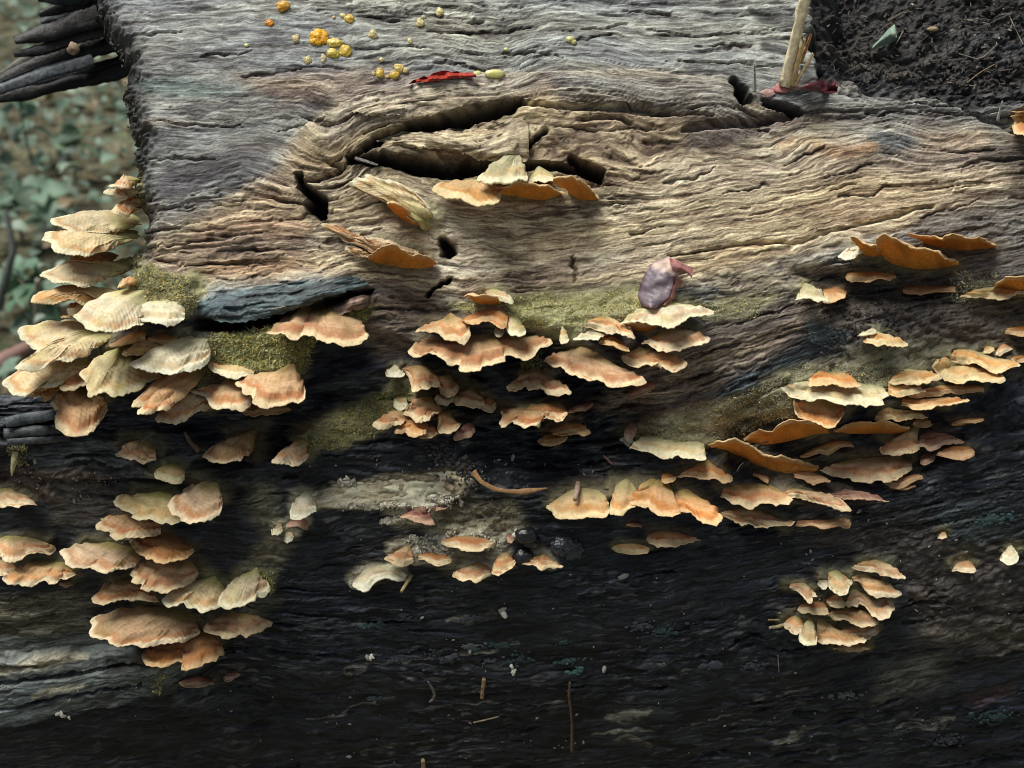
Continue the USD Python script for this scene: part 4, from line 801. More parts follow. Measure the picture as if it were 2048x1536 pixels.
wood_mat = usdkit.material(stage, '/World/Looks/wood', {
    'a': ('attribute', {'attribute': 'albedo'}), 'st': ('attribute', {'attribute': 'st'}),
    'mp': ('mapping', {'scale': (1.9, 21.0, 1.0)}), 'mp2': ('mapping', {'scale': (0.75, 8.5, 1.0)}),
    'n': ('noise_texture', {'scale': 1.0, 'detail': 6.0, 'roughness': 0.65, 'distortion': 0.6}),
    'n2': ('noise_texture', {'scale': 1.0, 'detail': 4.0, 'roughness': 0.6, 'distortion': 0.8}),
    'so': ('attribute', {'attribute': 'soft'}), 'iv': ('math', {'math_type': 'subtract', 'value1': 1.0}), 'g': ('geometry', {}), 'sp': ('noise_texture', {'scale': 900.0, 'detail': 3.0, 'roughness': 0.6}),
    'r': ('rgb_ramp', {'ramp': [(0.32, (0.17, 0.155, 0.15)), (0.44, (0.66, 0.64, 0.62)), (0.54, (1.05, 1.05, 1.04)), (0.72, (1.45, 1.46, 1.44))]}),
    'r2': ('rgb_ramp', {'ramp': [(0.34, (0.34, 0.30, 0.28)), (0.47, (0.97, 0.96, 0.95)), (0.66, (1.22, 1.22, 1.2))]}),
    'r3': ('rgb_ramp', {'ramp': [(0.3, (0.75, 0.75, 0.75)), (0.7, (1.25, 1.25, 1.25))]}),
    'm': ('mix', {'mix_type': 'multiply', 'fac': 1.0}), 'm2': ('mix', {'mix_type': 'multiply', 'fac': 1.0}), 'm3': ('mix', {'mix_type': 'multiply', 'fac': 1.0}),
    'hs': ('math', {'math_type': 'multiply'}), 'h': ('math', {'math_type': 'multiply_add', 'value2': 0.6}), 'h2': ('math', {'math_type': 'multiply_add', 'value2': 0.5}),
    'b': ('bump', {'strength': 0.6, 'distance': 0.0007}),
    'p': ('principled_bsdf', {'roughness': 0.62, 'specular_ior_level': 0.28}),
}, [('st.vector', 'mp.vector'), ('so.fac', 'iv.value2'), ('iv.value', 'm.fac'), ('iv.value', 'm2.fac'), ('iv.value', 'hs.value2'), ('h.value', 'hs.value1'), ('mp.vector', 'n.vector'), ('st.vector', 'mp2.vector'), ('mp2.vector', 'n2.vector'), ('g.position', 'sp.vector'), ('n.fac', 'r.fac'), ('n2.fac', 'r2.fac'), ('sp.fac', 'r3.fac'),
    ('a.color', 'm.color1'), ('r.color', 'm.color2'), ('m.color', 'm2.color1'), ('r2.color', 'm2.color2'), ('m2.color', 'm3.color1'), ('r3.color', 'm3.color2'),
    ('n.fac', 'h.value1'), ('n2.fac', 'h.value3'), ('sp.fac', 'h2.value1'), ('hs.value', 'h2.value3'), ('h2.value', 'b.height'), ('m3.color', 'p.base_color'), ('b.normal', 'p.normal')], surface='p.BSDF')

log = thing('fallen_log', 'large fallen log of grey, tan and wet black rotten wood carrying all the fungi', 'log')
put('weathered_wood', LV, faces, wood_mat, log, True, LCOL, LST, extra={'soft': LSOFT})
_ec = np.tile([0.035, 0.032, 0.032], (len(END_V), 1)) * (0.5 + meshkit.fbm(END_V * 300, 3, 4))[:, None]
put('broken_end', END_V, END_F, vertex_paint('rotten_end', 0.8, 260.0, 0.5, 0.7, 0.002), log, True, _ec)

# ---- depth of the wood behind every photograph pixel (8 px raster) and points on it
RX0, RY0, RS = -200.0, -200.0, 6.0
RW, RH = int(2450 / RS), int(1950 / RS)


def depth_raster(v, raster=None):
    px, py, z = pixels(v)
    i, j = ((px - RX0) / RS).astype(int), ((py - RY0) / RS).astype(int)
    k = (i >= 0) & (i < RW) & (j >= 0) & (j < RH)
    raster = np.full((RH, RW), np.inf) if raster is None else raster
    np.minimum.at(raster, (j[k], i[k]), z[k])
    return raster


_front = (LE > math.radians(-12)) & (LE < math.radians(64))
DEPTH = depth_raster(LV[_front])
_has = np.isfinite(DEPTH)
_near = distance_transform_edt(~_has, return_distances=False, return_indices=True)
DEPTH_NEAR = DEPTH[_near[0], _near[1]]


def log_depth(px, py, fill=True):
    r = DEPTH_NEAR if fill else DEPTH
    px, py = np.asarray(px, float), np.asarray(py, float)
    if px.ndim == 0:
        return log_depth(px[None], py[None], fill)[0]
    return map_coordinates(r, [(np.asarray(py) - RY0) / RS - 0.5, (np.asarray(px) - RX0) / RS - 0.5], order=1 if fill else 0, mode='nearest')


def at(px, py, out=0.0):
    """The point of the log's surface seen at a photograph pixel, out metres nearer to the viewer."""
    px, py = np.asarray(px, float), np.asarray(py, float)
    d = rays(px, py)
    z = log_depth(px, py) - out
    return CAM + d * (z / (d @ FWD))[..., None]


def normal_at(px, py):
    x = at(px, py); e = np.arctan2(x[..., 2] - Z_LOG, -x[..., 1])
    return np.stack([0 * e, -np.cos(e), np.sin(e)], -1)

# ------------------------------------------------------------------ bracket fungi
cap_mat = vertex_paint('bracket_cap', 0.82, 700.0, 0.16, 0.35, 0.0004, 0.2, sub=0.12, trans=0.06)
pore_mat = vertex_paint('bracket_underside', 0.85, 1500.0, 0.30, 0.6, 0.0004, 0.15, trans=0.30)
# palettes: rim, band, middle, base, underside
PAL = {
    'cream': ((0.66, 0.61, 0.43), (0.50, 0.32, 0.18), (0.58, 0.49, 0.31), (0.40, 0.37, 0.17), (0.55, 0.34, 0.15)),
    'straw': ((0.70, 0.58, 0.40), (0.50, 0.26, 0.13), (0.57, 0.40, 0.24), (0.28, 0.23, 0.10), (0.48, 0.22, 0.08)),
    'peach': ((0.66, 0.53, 0.34), (0.40, 0.18, 0.09), (0.52, 0.34, 0.19), (0.25, 0.18, 0.08), (0.48, 0.20, 0.07)),
    'olive': ((0.60, 0.53, 0.34), (0.48, 0.33, 0.17), (0.42, 0.36, 0.17), (0.24, 0.23, 0.08), (0.46, 0.27, 0.10)),
    'rusty': ((0.58, 0.40, 0.22), (0.40, 0.18, 0.07), (0.40, 0.21, 0.10), (0.24, 0.13, 0.07), (0.46, 0.20, 0.06)),
    'orange': ((0.66, 0.47, 0.27), (0.52, 0.22, 0.08), (0.56, 0.32, 0.15), (0.32, 0.24, 0.10), (0.74, 0.33, 0.09)),
    'gold': ((0.64, 0.52, 0.31), (0.50, 0.27, 0.11), (0.52, 0.36, 0.19), (0.36, 0.31, 0.16), (0.62, 0.30, 0.09)),
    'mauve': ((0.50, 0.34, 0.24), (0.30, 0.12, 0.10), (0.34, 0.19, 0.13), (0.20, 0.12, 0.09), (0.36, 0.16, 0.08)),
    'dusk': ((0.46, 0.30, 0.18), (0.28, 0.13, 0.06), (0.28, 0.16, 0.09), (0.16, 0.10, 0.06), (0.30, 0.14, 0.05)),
    'felt': ((0.66, 0.60, 0.42), (0.52, 0.40, 0.22), (0.44, 0.40, 0.24), (0.36, 0.34, 0.19), (0.58, 0.28, 0.07)),
    'white': ((0.69, 0.66, 0.51), (0.58, 0.46, 0.30), (0.64, 0.58, 0.42), (0.46, 0.43, 0.28), (0.56, 0.36, 0.16)),
}
FUNGI = []
GROUPS = {}


def make_bracket(frame, back, rim, pal, label, group, tilt=None, thick=1.05, name='bracket_fungus', sag=0.10, wave=1.0, lift=0.0, seed=None, under=None):
    """A shelf grown from the line 'back' on the wood out to the line 'rim' (both in the same sense).
    tilt: angle in degrees between the shelf and the line of sight; positive shows its top, negative its underside."""
    B, Rm = P(back, frame), P(rim, frame)
    k = len(FUNGI)
    seed = k * 13 + 5 if seed is None else seed
    size = np.ptp(np.vstack([B, Rm]), axis=0)
    ln = np.linalg.norm(np.diff(Rm, axis=0), axis=1).sum()
    nu = int(np.clip(ln / 2.4, 26, 150)); nv = int(np.clip(np.linalg.norm(resample(Rm, 15) - resample(B, 15), axis=1).max() / 3.0, 9, 34))
    u = np.linspace(0, 1, nu)
    Bq, Rq = resample(B, nu), resample(Rm, nu)
    # round the digitised corners a little, then scallop the rim
    for _ in range(2):
        Rq[1:-1] = 0.25 * Rq[:-2] + 0.5 * Rq[1:-1] + 0.25 * Rq[2:]
    s = u * ln
    out = Rq - Bq
    ol = np.linalg.norm(out, axis=1, keepdims=True)
    dirn = out / np.maximum(ol, 1e-6)
    ends = np.sin(np.pi * np.clip(u, 0.0, 1.0)) ** 0.35
    sc = (noise2(s / 22, s * 0 + k, seed) - 0.5) * 6.0 + (noise2(s / 9, s * 0 + k, seed + 1) - 0.5) * 4.6 + (noise2(s / 4.2, s * 0 + k, seed + 2) - 0.5) * 2.4
    lob = -np.abs(np.sin(s / (9 + 5 * noise2(s * 0 + k, s / 200, seed + 30)) + 4 * noise2(s / 40, s * 0, seed + 31))) ** 0.6 * 4.5 * sm(noise2(s / 45, s * 0 + 3, seed + 32), 0.3, 0.7)
    wave = wave * float(np.clip(ln / 110, 0.3, 1))
    sc = sc - 2.0 - lob * -1.0 + 2.0
    Rq = Rq + dirn * (wave * sc * ends * np.clip(ol[:, 0] / 24, 0.25, 1))[:, None]
    # the shelf goes on under the one above it
    if tilt is None or tilt > 0:
        Bq = Bq - dirn * np.clip(0.26 * ol, 1, 13) * float(np.clip(ln / 110, 0.3, 1))
        out = Rq - Bq; ol = np.linalg.norm(out, axis=1, keepdims=True)
    tilt = 38.0 if tilt is None else tilt
    local = 33.0 + math.degrees(math.atan((B[:, 1].mean() - 768) / 1024 * TAN))
    tilt = float(np.clip((local - 1.0) * tilt / 41.0, 16, 44)) if tilt > 0 else tilt * 0.55
    # the plane of the shelf
    cxy = B.mean(0)
    anchor = at(cxy[0], cxy[1])
    d0 = rays(*Rm.mean(0))
    side = RGT - d0 * (RGT @ d0); side /= np.linalg.norm(side)
    up = np.cross(side, d0)
    tl = math.radians(abs(tilt))
    nrm = up * math.cos(tl) - d0 * math.sin(tl) if tilt > 0 else up * math.cos(tl) + d0 * math.sin(tl)
    # roll with the slope of the attachment
    vv = np.r_[0, np.linspace(0, 1, nv) ** 0.85][1:]
    U, V = np.meshgrid(np.arange(nu), vv)
    U = U.astype(int)
    QX = Bq[U, 0] + (Rq[U, 0] - Bq[U, 0]) * V
    QY = Bq[U, 1] + (Rq[U, 1] - Bq[U, 1]) * V
    D = rays(QX, QY)
    lam = ((anchor - CAM) @ nrm) / (D @ nrm)
    zlog = log_depth(QX, QY)
    zpl = lam * (D @ FWD)
    zB = zpl[:1]
    zb_true = log_depth(Bq[:, 0], Bq[:, 1])[None] + 0.0012
    on = np.isfinite(log_depth(Bq[:, 0], Bq[:, 1], False))[None]
    zb_true = np.where(on, zb_true, zB)
    zpl = zpl + (np.clip(zb_true - zB, -0.05, 0.05)) * (1 - V) ** 1.5
    lim = np.where(np.isfinite(log_depth(QX, QY, False)), zlog - 0.0015 - 0.002 * V, 9.0)
    zpl = np.where(V > 0.12, np.minimum(zpl, lim + 0.0008), zpl)
    zpl = np.clip(zpl, log_depth(cxy[0], cxy[1]) - 0.075, log_depth(cxy[0], cxy[1]) + 0.04) - lift
    # smooth depth along and across
    for _ in range(3):
        zpl[:, 1:-1] = 0.25 * zpl[:, :-2] + 0.5 * zpl[:, 1:-1] + 0.25 * zpl[:, 2:]
        zpl[1:-1] = 0.25 * zpl[:-2] + 0.5 * zpl[1:-1] + 0.25 * zpl[2:]
    MID = CAM + D * (zpl / (D @ FWD))[..., None]
    # normals, towards the viewer
    fl = (5 + 13 * noise2(s / 18, s * 0 + k, seed + 21)) * np.clip(ol[:, 0] / 40, 0.3, 1)
    FX, FY = Bq[:, 0] - dirn[:, 0] * fl, Bq[:, 1] - dirn[:, 1] * fl
    Df = rays(FX, FY)
    zf = np.where(np.isfinite(log_depth(FX, FY, False)), log_depth(FX, FY) + 0.0025, zpl[0] + 0.001)
    FLARE = CAM + Df * (zf / (Df @ FWD))[:, None]
    du = np.gradient(MID, axis=1); dv = np.gradient(MID, axis=0)
    N = np.cross(du, dv); N /= np.maximum(np.linalg.norm(N, axis=-1, keepdims=True), 1e-12)
    N *= np.sign(-(N * D).sum(-1).mean())
    Nm = N.mean((0, 1)); Nm /= np.linalg.norm(Nm)
    N = 0.55 * N + 0.45 * Nm
    N /= np.linalg.norm(N, axis=-1, keepdims=True)
    topside = N if tilt > 0 else -N
    jit = np.random.default_rng(seed + 40)
    pxs = np.mean(zpl) * TAN / 1024
    ss = np.broadcast_to(s[None], V.shape)
    depth_px = np.broadcast_to(ol[:, 0][None], V.shape)
    th = 0.001 * thick * (0.45 + 1.5 * (1 - V) ** 1.3)
    th = th * np.broadcast_to(np.clip(ends, 0.25, 1)[None], V.shape)
    relief = 0.0007 * (fbm2(ss / 16, V * 2.2 + k, 3, seed + 3) - 0.5) * (0.4 + V) + 0.0002 * np.sin(V * depth_px / 1.25 + 7 * noise2(ss / 60, V * 1.2, seed + 33)) * sm(V, 0.25, 0.6) + 0.00045 * np.sin(V * (7 + 3 * noise2(ss / 60, V * 0, seed + 4)) * 2.2 + 3 * noise2(ss / 40, V, seed + 5)) * sm(V, 0.15, 0.5)
    relief += 0.0026 * (noise2(ss / 34, V * 0.8, seed + 6) - 0.5) * V
    bulge = sag * np.clip(depth_px * pxs, 0, 0.03) * np.sin(np.pi * np.clip(V, 0, 1)) * (0.6 + 0.8 * noise2(ss / 70, V * 0, seed + 8))
    TOP = MID + topside * (th * 0.5 + relief + bulge)[..., None]
    BOT = MID - topside * (th * 0.5 - relief - bulge)[..., None]
    # --- colours
    rim_c, band_c, mid_c, base_c, und_c = [np.array(c) for c in PAL[pal]]
    rim_c, band_c, mid_c, base_c, und_c = [np.clip(c.mean() + (c - c.mean()) * f, 0.01, 0.9) for c, f in ((rim_c, 1.08), (band_c, 1.1), (mid_c, 0.98), (base_c, 1.1), (und_c, 1.08))]
    tone, warmth = jit.normal(1.0, 0.09), jit.normal(0.0, 0.07)
    pale = jit.uniform(0.0, 0.35)                                  # older caps bleach
    shift = tone * np.array([1 + 0.5 * warmth, 1.0, 1 - warmth])
    mid_c, band_c = (mid_c + (rim_c - mid_c) * pale) * shift, band_c * shift
    base_c = base_c * tone
    vz = V + 0.10 * (noise2(ss / 26, V * 2, seed + 9) - 0.5) + 0.05 * (noise2(ss / 7, V * 3, seed + 10) - 0.5)
    rw = np.clip(9.0 / np.maximum(depth_px, 12), 0.06, 0.42)       # the pale margin is about as wide on every cap
    t_rim = sm(vz, 1 - 1.5 * rw, 1 - 0.5 * rw)[..., None]
    t_band = (sm(vz, 1 - 3.0 * rw, 1 - 1.9 * rw) * (1 - sm(vz, 1 - 1.5 * rw, 1 - 0.8 * rw)) * (0.35 + 0.9 * noise2(ss / 30, V * 0 + 2, seed + 11)))[..., None]
    t_base = ((1 - sm(vz, 0.08, 0.55)) * (0.55 + 0.8 * noise2(ss / 50, V, seed + 12)))[..., None]
    zones = 0.5 + 0.5 * np.sin(vz * (9 + depth_px / 12) + 2 * noise2(ss / 50, V * 0, seed + 13))
    col = np.broadcast_to(mid_c, V.shape + (3,)).copy()
    col = col * (1 + 0.16 * (zones - 0.5))[..., None] + (band_c - mid_c) * (0.35 * sm(zones, 0.6, 1.0) * (noise2(ss / 24, V, seed + 14)))[..., None]
    rings = np.sin(V * depth_px / 1.25 + 7 * noise2(ss / 60, V * 1.2, seed + 33))
    rw_ = sm(rings, 0.35, 1.0) * sm(V, 0.25, 0.6) * (0.25 + 0.75 * noise2(ss / 36, V * 2, seed + 34))
    col += (band_c - col) * (0.85 * rw_)[..., None]
    col += (base_c - col) * np.clip(t_base, 0, 1)
    col += (band_c - col) * np.clip(t_band, 0, 1) * 0.95
    col += (rim_c - col) * t_rim
    blot = fbm2(ss / 30, V * depth_px / 30, 3, seed + 15)[..., None]
    col *= 0.78 + 0.44 * blot
    col += (base_c - col) * 0.5 * sm(fbm2(ss / 45 + 3, V * depth_px / 40, 2, seed + 16), 0.56, 0.78)[..., None] * (1 - t_rim)
    col *= 0.93 + 0.14 * noise2(ss / 3.0, V * 4, seed + 17)[..., None]
    ucol = und_c * (0.65 + 0.7 * fbm2(ss / 22, V * depth_px / 22, 3, seed + 18))[..., None]
    ucol += (rim_c - ucol) * (sm(vz, 1 - 0.9 * rw, 1 - 0.2 * rw) * 0.8)[..., None]
    ucol += (np.array([0.30, 0.11, 0.05]) - ucol) * (0.45 * sm(noise2(ss / 35, V * 1.5, seed + 19), 0.55, 0.9) * (1 - V) ** 0.5)[..., None]
    # --- cap: top surface carried round the edge; underside starts where the edge ends
    rimdir = MID[-1] - MID[-2]; rimdir /= np.maximum(np.linalg.norm(rimdir, axis=-1, keepdims=True), 1e-9)
    tr = th[-1][:, None]
    e1 = MID[-1] + rimdir * tr * 0.38 + topside[-1] * (0.33 * tr + (relief + bulge)[-1][:, None])
    e2 = MID[-1] + rimdir * tr * 0.52 + topside[-1] * (0.0 * tr + (relief + bulge)[-1][:, None])
    e3 = MID[-1] + rimdir * tr * 0.36 - topside[-1] * (0.34 * tr - (relief + bulge)[-1][:, None])
    capv = np.concatenate([FLARE[None], TOP, e1[None], e2[None], e3[None], BOT[-1][None]])
    capc = np.concatenate([col[:1] * 0.55, col, col[-1:] * 1.02, col[-1:] * 1.0, 0.5 * (col[-1:] + ucol[-1:]), ucol[-1:]])

    def quads(nr, nc, flip):
        g = np.arange(nr * nc).reshape(nr, nc)
        a_, b_, c_, d_ = g[:-1, :-1].ravel(), g[:-1, 1:].ravel(), g[1:, 1:].ravel(), g[1:, :-1].ravel()
        f = np.vstack([np.stack([a_, b_, c_], 1), np.stack([a_, c_, d_], 1)])
        return f[:, ::-1] if flip else f

    flip = (np.cross(du, dv) * topside).sum(-1).mean() < 0
    loc = MID[0].mean(0)
    t = thing(name, label, 'fungus', group, loc)
    FUNGI.append(t)
    put('cap', capv.reshape(-1, 3), quads(len(capv), nu, flip), cap_mat, t, True, capc.reshape(-1, 3), loc=loc)
    rows = np.r_[np.arange(0, nv - 2, 3), nv - 1]
    put('underside', BOT[rows].reshape(-1, 3), quads(len(rows), nu, not flip), pore_mat, t, True, ucol[rows].reshape(-1, 3), loc=loc)
    return t


for a_, k_ in BR:
    make_bracket(*a_, **k_)

# ------------------------------------------------------------------ shapes for the small things
MM = DIST * TAN / 1024            # metres per photograph pixel on the wood, about


def frame_at(px, py):
    p = at(px, py); n = normal_at(px, py)
    n = 0.6 * n - 0.4 * FWD; n /= np.linalg.norm(n)
    r = RGT - n * (RGT @ n); r /= np.linalg.norm(r)
    return p, r, np.cross(n, r), n


_ico3, _ico2 = trimesh.creation.icosphere(subdivisions=3), trimesh.creation.icosphere(subdivisions=2)


def lump(px, py, rx, ry, rz, seed, rough=0.25, freq=1.6, sink=0.35, base=None):
    """A lumpy body sitting on the wood: half-widths rx, ry and height rz in photograph pixels."""
    m = base or _ico3
    v = np.array(m.vertices)
    v = v * (1 + rough * (meshkit.fbm(v * freq + seed * 3.1 + 20, 3, seed) - 0.5) * 2)[:, None]
    p, r, u, n = frame_at(px, py)
    return p + v[:, :1] * rx * MM * r + v[:, 1:2] * ry * MM * u + (v[:, 2:] * rz + rz * (1 - 2 * sink) * 0.9) * MM * n, np.array(m.faces)


def tube(pts, rad, ns=7, flat=1.0, seed=0, rough=0.15):
    pts = np.asarray(pts, float); n = max(8, len(pts) * 5)
    q = resample(pts, n); rr = np.interp(np.linspace(0, 1, n), np.linspace(0, 1, len(rad)), rad)
    t = np.gradient(q, axis=0); t /= np.linalg.norm(t, axis=1, keepdims=True)
    a = np.cross(t, FWD); a /= np.linalg.norm(a, axis=1, keepdims=True); b = np.cross(t, a)
    th = np.linspace(0, 2 * np.pi, ns, endpoint=False)
    rg = np.random.default_rng(seed)
    sv = np.linspace(0, 1, n)[:, None]
    k = 1 + rough * (1.5 * (rg.random((1, ns)) - 0.5) + 1.6 * (noise2(np.repeat(sv * 7 + seed, ns, 1), np.arange(ns)[None] * 3.3 + 0 * sv, seed) - 0.5) + 0.3 * (rg.random((n, ns)) - 0.5))
    v = q[:, None] + (np.cos(th)[None, :, None] * a[:, None] + flat * np.sin(th)[None, :, None] * b[:, None]) * (rr[:, None] * k)[..., None]
    v = v.reshape(-1, 3)
    f = []
    for i in range(n - 1):
        for j in range(ns):
            p0, p1 = i * ns + j, i * ns + (j + 1) % ns
            f += [[p0, p1, p1 + ns], [p0, p1 + ns, p0 + ns]]
    v = np.vstack([v, q[:1], q[-1:]])
    for j in range(ns):
        f += [[len(v) - 2, (j + 1) % ns, j], [len(v) - 1, (n - 1) * ns + j, (n - 1) * ns + (j + 1) % ns]]
    return v, np.array(f)


def speckle(v, c, amp=0.35, freq=900, seed=0):
    return np.array(c) * (1 - amp + 2 * amp * meshkit.fbm(np.asarray(v) * freq, 3, seed))[:, None]


def one(name, label, cat, v, f, mat, col, group=None, kind=None, smooth=True):
    p = put(name, v, f, mat, '/World', smooth, col)
    return tag(p, label, cat, group, kind)


# ------------------------------------------------------------------ orange jelly fungi on the top of the log
jelly_mat = vertex_paint('jelly', 0.32, 900.0, 0.14, 0.25, 0.0005, 0.45, sub=0.35)
EGG, AMBER, GOLD, PALEY, BUFF = (0.80, 0.36, 0.02), (0.66, 0.30, 0.04), (0.68, 0.42, 0.06), (0.66, 0.55, 0.22), (0.60, 0.46, 0.22)
JELLY = [(275, 52, 56, 48, AMBER, 'rounded amber jelly blob highest on the log top'), (155, 188, 36, 28, (0.80, 0.27, 0.02), 'vivid orange jelly blob left of the amber one'),
         (570, 300, 74, 66, EGG, 'largest egg yellow jelly blob of the main cluster'), (530, 335, 44, 36, EGG, 'yolk coloured lobe at the lower left of the largest jelly blob'),
         (690, 352, 74, 38, (0.72, 0.50, 0.10), 'flattened pale yellow jelly blob right of the largest'), (682, 437, 54, 44, (0.64, 0.44, 0.06), 'mustard jelly blob under the flattened pale one'),
         (785, 420, 52, 58, (0.66, 0.42, 0.06), 'gold jelly blob at the right end of the main cluster'), (375, 320, 32, 38, BUFF, 'buff pimple left of the largest jelly blob'),
         (475, 495, 31, 35, (0.58, 0.48, 0.20), 'dull yellow dome below the main jelly cluster'), (602, 478, 24, 34, BUFF, 'faint pale dribble right of the dull yellow dome'),
         (815, 155, 42, 34, GOLD, 'bright yellow crumb near the top with pale left side'), (760, 128, 26, 22, PALEY, 'pale left neighbour of the bright yellow crumb'),
         (1005, 282, 38, 38, BUFF, 'tan blob alone right of the main jelly cluster'), (1395, 188, 34, 38, PALEY, 'pale yellow disc by the dark scar at the top'),
         (1555, 96, 32, 35, PALEY, 'round pale yellow disc farthest up right of the dark scar'), (1425, 140, 22, 18, (0.46, 0.42, 0.2), 'dull olive bump between the two pale discs'),
         (1310, 335, 20, 24, PALEY, 'tiny pale dot right of the lone tan blob'), (1064, 602, 34, 42, GOLD, 'oval golden jelly bead left of the red leaf'),
         (1180, 618, 40, 36, GOLD, 'low golden jelly bead nearest the red leaf tip'), (1222, 560, 42, 40, (0.72, 0.50, 0.14), 'upper golden jelly bead above the red leaf tip'),
         (1275, 575, 24, 24, (0.74, 0.50, 0.22), 'small peach bead right of the upper golden one'), (1012, 604, 18, 16, BUFF, 'tiny buff speck left of the oval golden bead'),
         (1128, 628, 18, 14, GOLD, 'tiny golden link between the low and oval beads'), (1076, 490, 24, 20, PALEY, 'faint pale pimple above the oval golden bead'), (688, 142, 16, 14, (0.6, 0.36, 0.2), 'tiny pinkish dot left of the yellow crumb pair')]
for k_, (x_, y_, rx_, ry_, c_, lab_) in enumerate(JELLY):
    px_, py_ = P(f'{x_},{y_}', 'K')[0]
    rg_ = np.random.default_rng(640 + k_)
    v_, f_ = lump(px_, py_, rx_ * .2441 * 0.9, ry_ * .2441 * 0.9, 0.6 * min(rx_, ry_) * .2441, 40 + k_, 0.36, 2.0, 0.42)
    for j_ in range(4 if rx_ > 30 else 2):
        a_ = rg_.uniform(0, 2 * np.pi); w_ = rg_.uniform(0.35, 0.6)
        v2_, f2_ = lump(px_ + 0.6 * rx_ * .2441 * math.cos(a_), py_ + 0.6 * ry_ * .2441 * math.sin(a_), rx_ * .2441 * w_, ry_ * .2441 * w_, 0.55 * w_ * min(rx_, ry_) * .2441 + 0.8, 700 + k_ * 5 + j_, 0.34, 2.0, 0.4, _ico3)
        f_ = np.vstack([f_, f2_ + len(v_)]); v_ = np.vstack([v_, v2_])
    one('jelly_fungus', lab_, 'fungus', v_, f_, jelly_mat, speckle(v_, c_, 0.22, 500, k_), 'orange jelly fungi on the log top')
for k_, (px_, py_, r_, lab_) in enumerate([(1140, 79, 8, 'tiny yellow dot pair, left one, on the grey wood above the ledge'), (1147, 84, 6, 'tiny yellow dot pair, right one, on the grey wood above the ledge'), (1012, 99, 5, 'lone tiny yellow dot in the middle of the grey upper wood'),
                                     (493, 91, 5, 'tiny tan dot on the grey wood left of the jelly cluster'), (990, 148, 11, 'flat yellow green smear at the right of the red leaf'), (955, 148, 8, 'pale crumb touching the right tip of the red leaf')]):
    v_, f_ = lump(px_, py_, r_ * (1.8 if px_ == 990 else 1.0), r_ * 0.8, r_ * 0.5, 80 + k_, 0.3, 2.0, 0.3, _ico2)
    one('jelly_fungus', lab_, 'fungus', v_, f_, jelly_mat, speckle(v_, (0.62, 0.54, 0.2), 0.2, 500, k_), 'orange jelly fungi on the log top')

# ------------------------------------------------------------------ leaves, husk, splinters
leaf_mat = vertex_paint('dead_leaf', 0.55, 400.0, 0.3, 0.5, 0.0005, 0.3, trans=0.15)
gloss_mat = vertex_paint('wet_gloss', 0.22, 700.0, 0.25, 0.45, 0.0006, 0.55)
stick_mat = vertex_paint('dry_stick', 0.75, 600.0, 0.25, 0.5, 0.0005, 0.2)


def shell(top, bot):
    """A closed thin shell between two grids, its edge with corners of its own; src = the grid point of every vertex."""
    nv, nu = top.shape[:2]
    g = np.arange(nv * nu).reshape(nv, nu); n = nv * nu
    rim = np.concatenate([g[0], g[1:, -1], g[-1, -2::-1], g[-2:0:-1, 0]])
    m = len(rim)
    tv, bv_ = top.reshape(-1, 3), bot.reshape(-1, 3)
    v = np.concatenate([tv, bv_, tv[rim], bv_[rim]])
    src = np.concatenate([np.arange(n), np.arange(n), rim, rim])
    a_, b_, c_, d_ = g[:-1, :-1].ravel(), g[:-1, 1:].ravel(), g[1:, 1:].ravel(), g[1:, :-1].ravel()
    f = np.vstack([np.stack([a_, b_, c_], 1), np.stack([a_, c_, d_], 1)])
    i0 = 2 * n + np.arange(m); i1 = 2 * n + np.roll(np.arange(m), -1)
    al = np.vstack([f, f[:, ::-1] + n, np.stack([i0, i0 + m, i1 + m], 1), np.stack([i0, i1 + m, i1], 1)])
    nrm = np.cross(v[f[:, 1]] - v[f[:, 0]], v[f[:, 2]] - v[f[:, 0]]).sum(0)
    return v, (al if nrm @ FWD < 0 else al[:, ::-1]), src


def sheet(lo, hi, frame, rise, mid_rise, thick, seed, nu=44, nv=9, crumple=1.0, base=0.001):
    """A thin crumpled sheet between two pixel lines; rise = (lo edge, hi edge) above the wood in metres."""
    A, B = resample(P(lo, frame), nu), resample(P(hi, frame), nu)
    V, U = np.meshgrid(np.linspace(0, 1, nv), np.arange(nu), indexing='ij')
    X = A[U, 0] + (B[U, 0] - A[U, 0]) * V; Y = A[U, 1] + (B[U, 1] - A[U, 1]) * V
    o = base + rise[0] * (1 - V) + rise[1] * V + mid_rise * np.sin(np.pi * V) + crumple * 0.0016 * (fbm2(X / 14, Y / 14, 3, seed) - 0.3)
    top = at(X, Y, o); bot = top + rays(X, Y) * thick
    v, f, src = shell(top, bot)
    return v, f, V.ravel()[src], (U / nu).ravel()[src]


v_, f_, V_, U_ = sheet('1290,692 1400,672 1500,668 1600,652 1700,640 1860,632', '1300,686 1340,655 1390,640 1425,622 1450,632 1500,600 1560,582 1620,576 1650,590 1700,582 1740,600 1790,590 1850,612', 'K', (0.0, 0.005), 0.0, 0.0005, 3, 60, 8, 1.4)
c_ = np.array((0.36, 0.035, 0.02)) * (0.5 + 1.0 * fbm2(U_ * 40, V_ * 3, 3, 5))[:, None]
one('red_leaf', 'torn bright red leaf wedged behind the ledge on top', 'leaf', v_, f_, leaf_mat, c_)

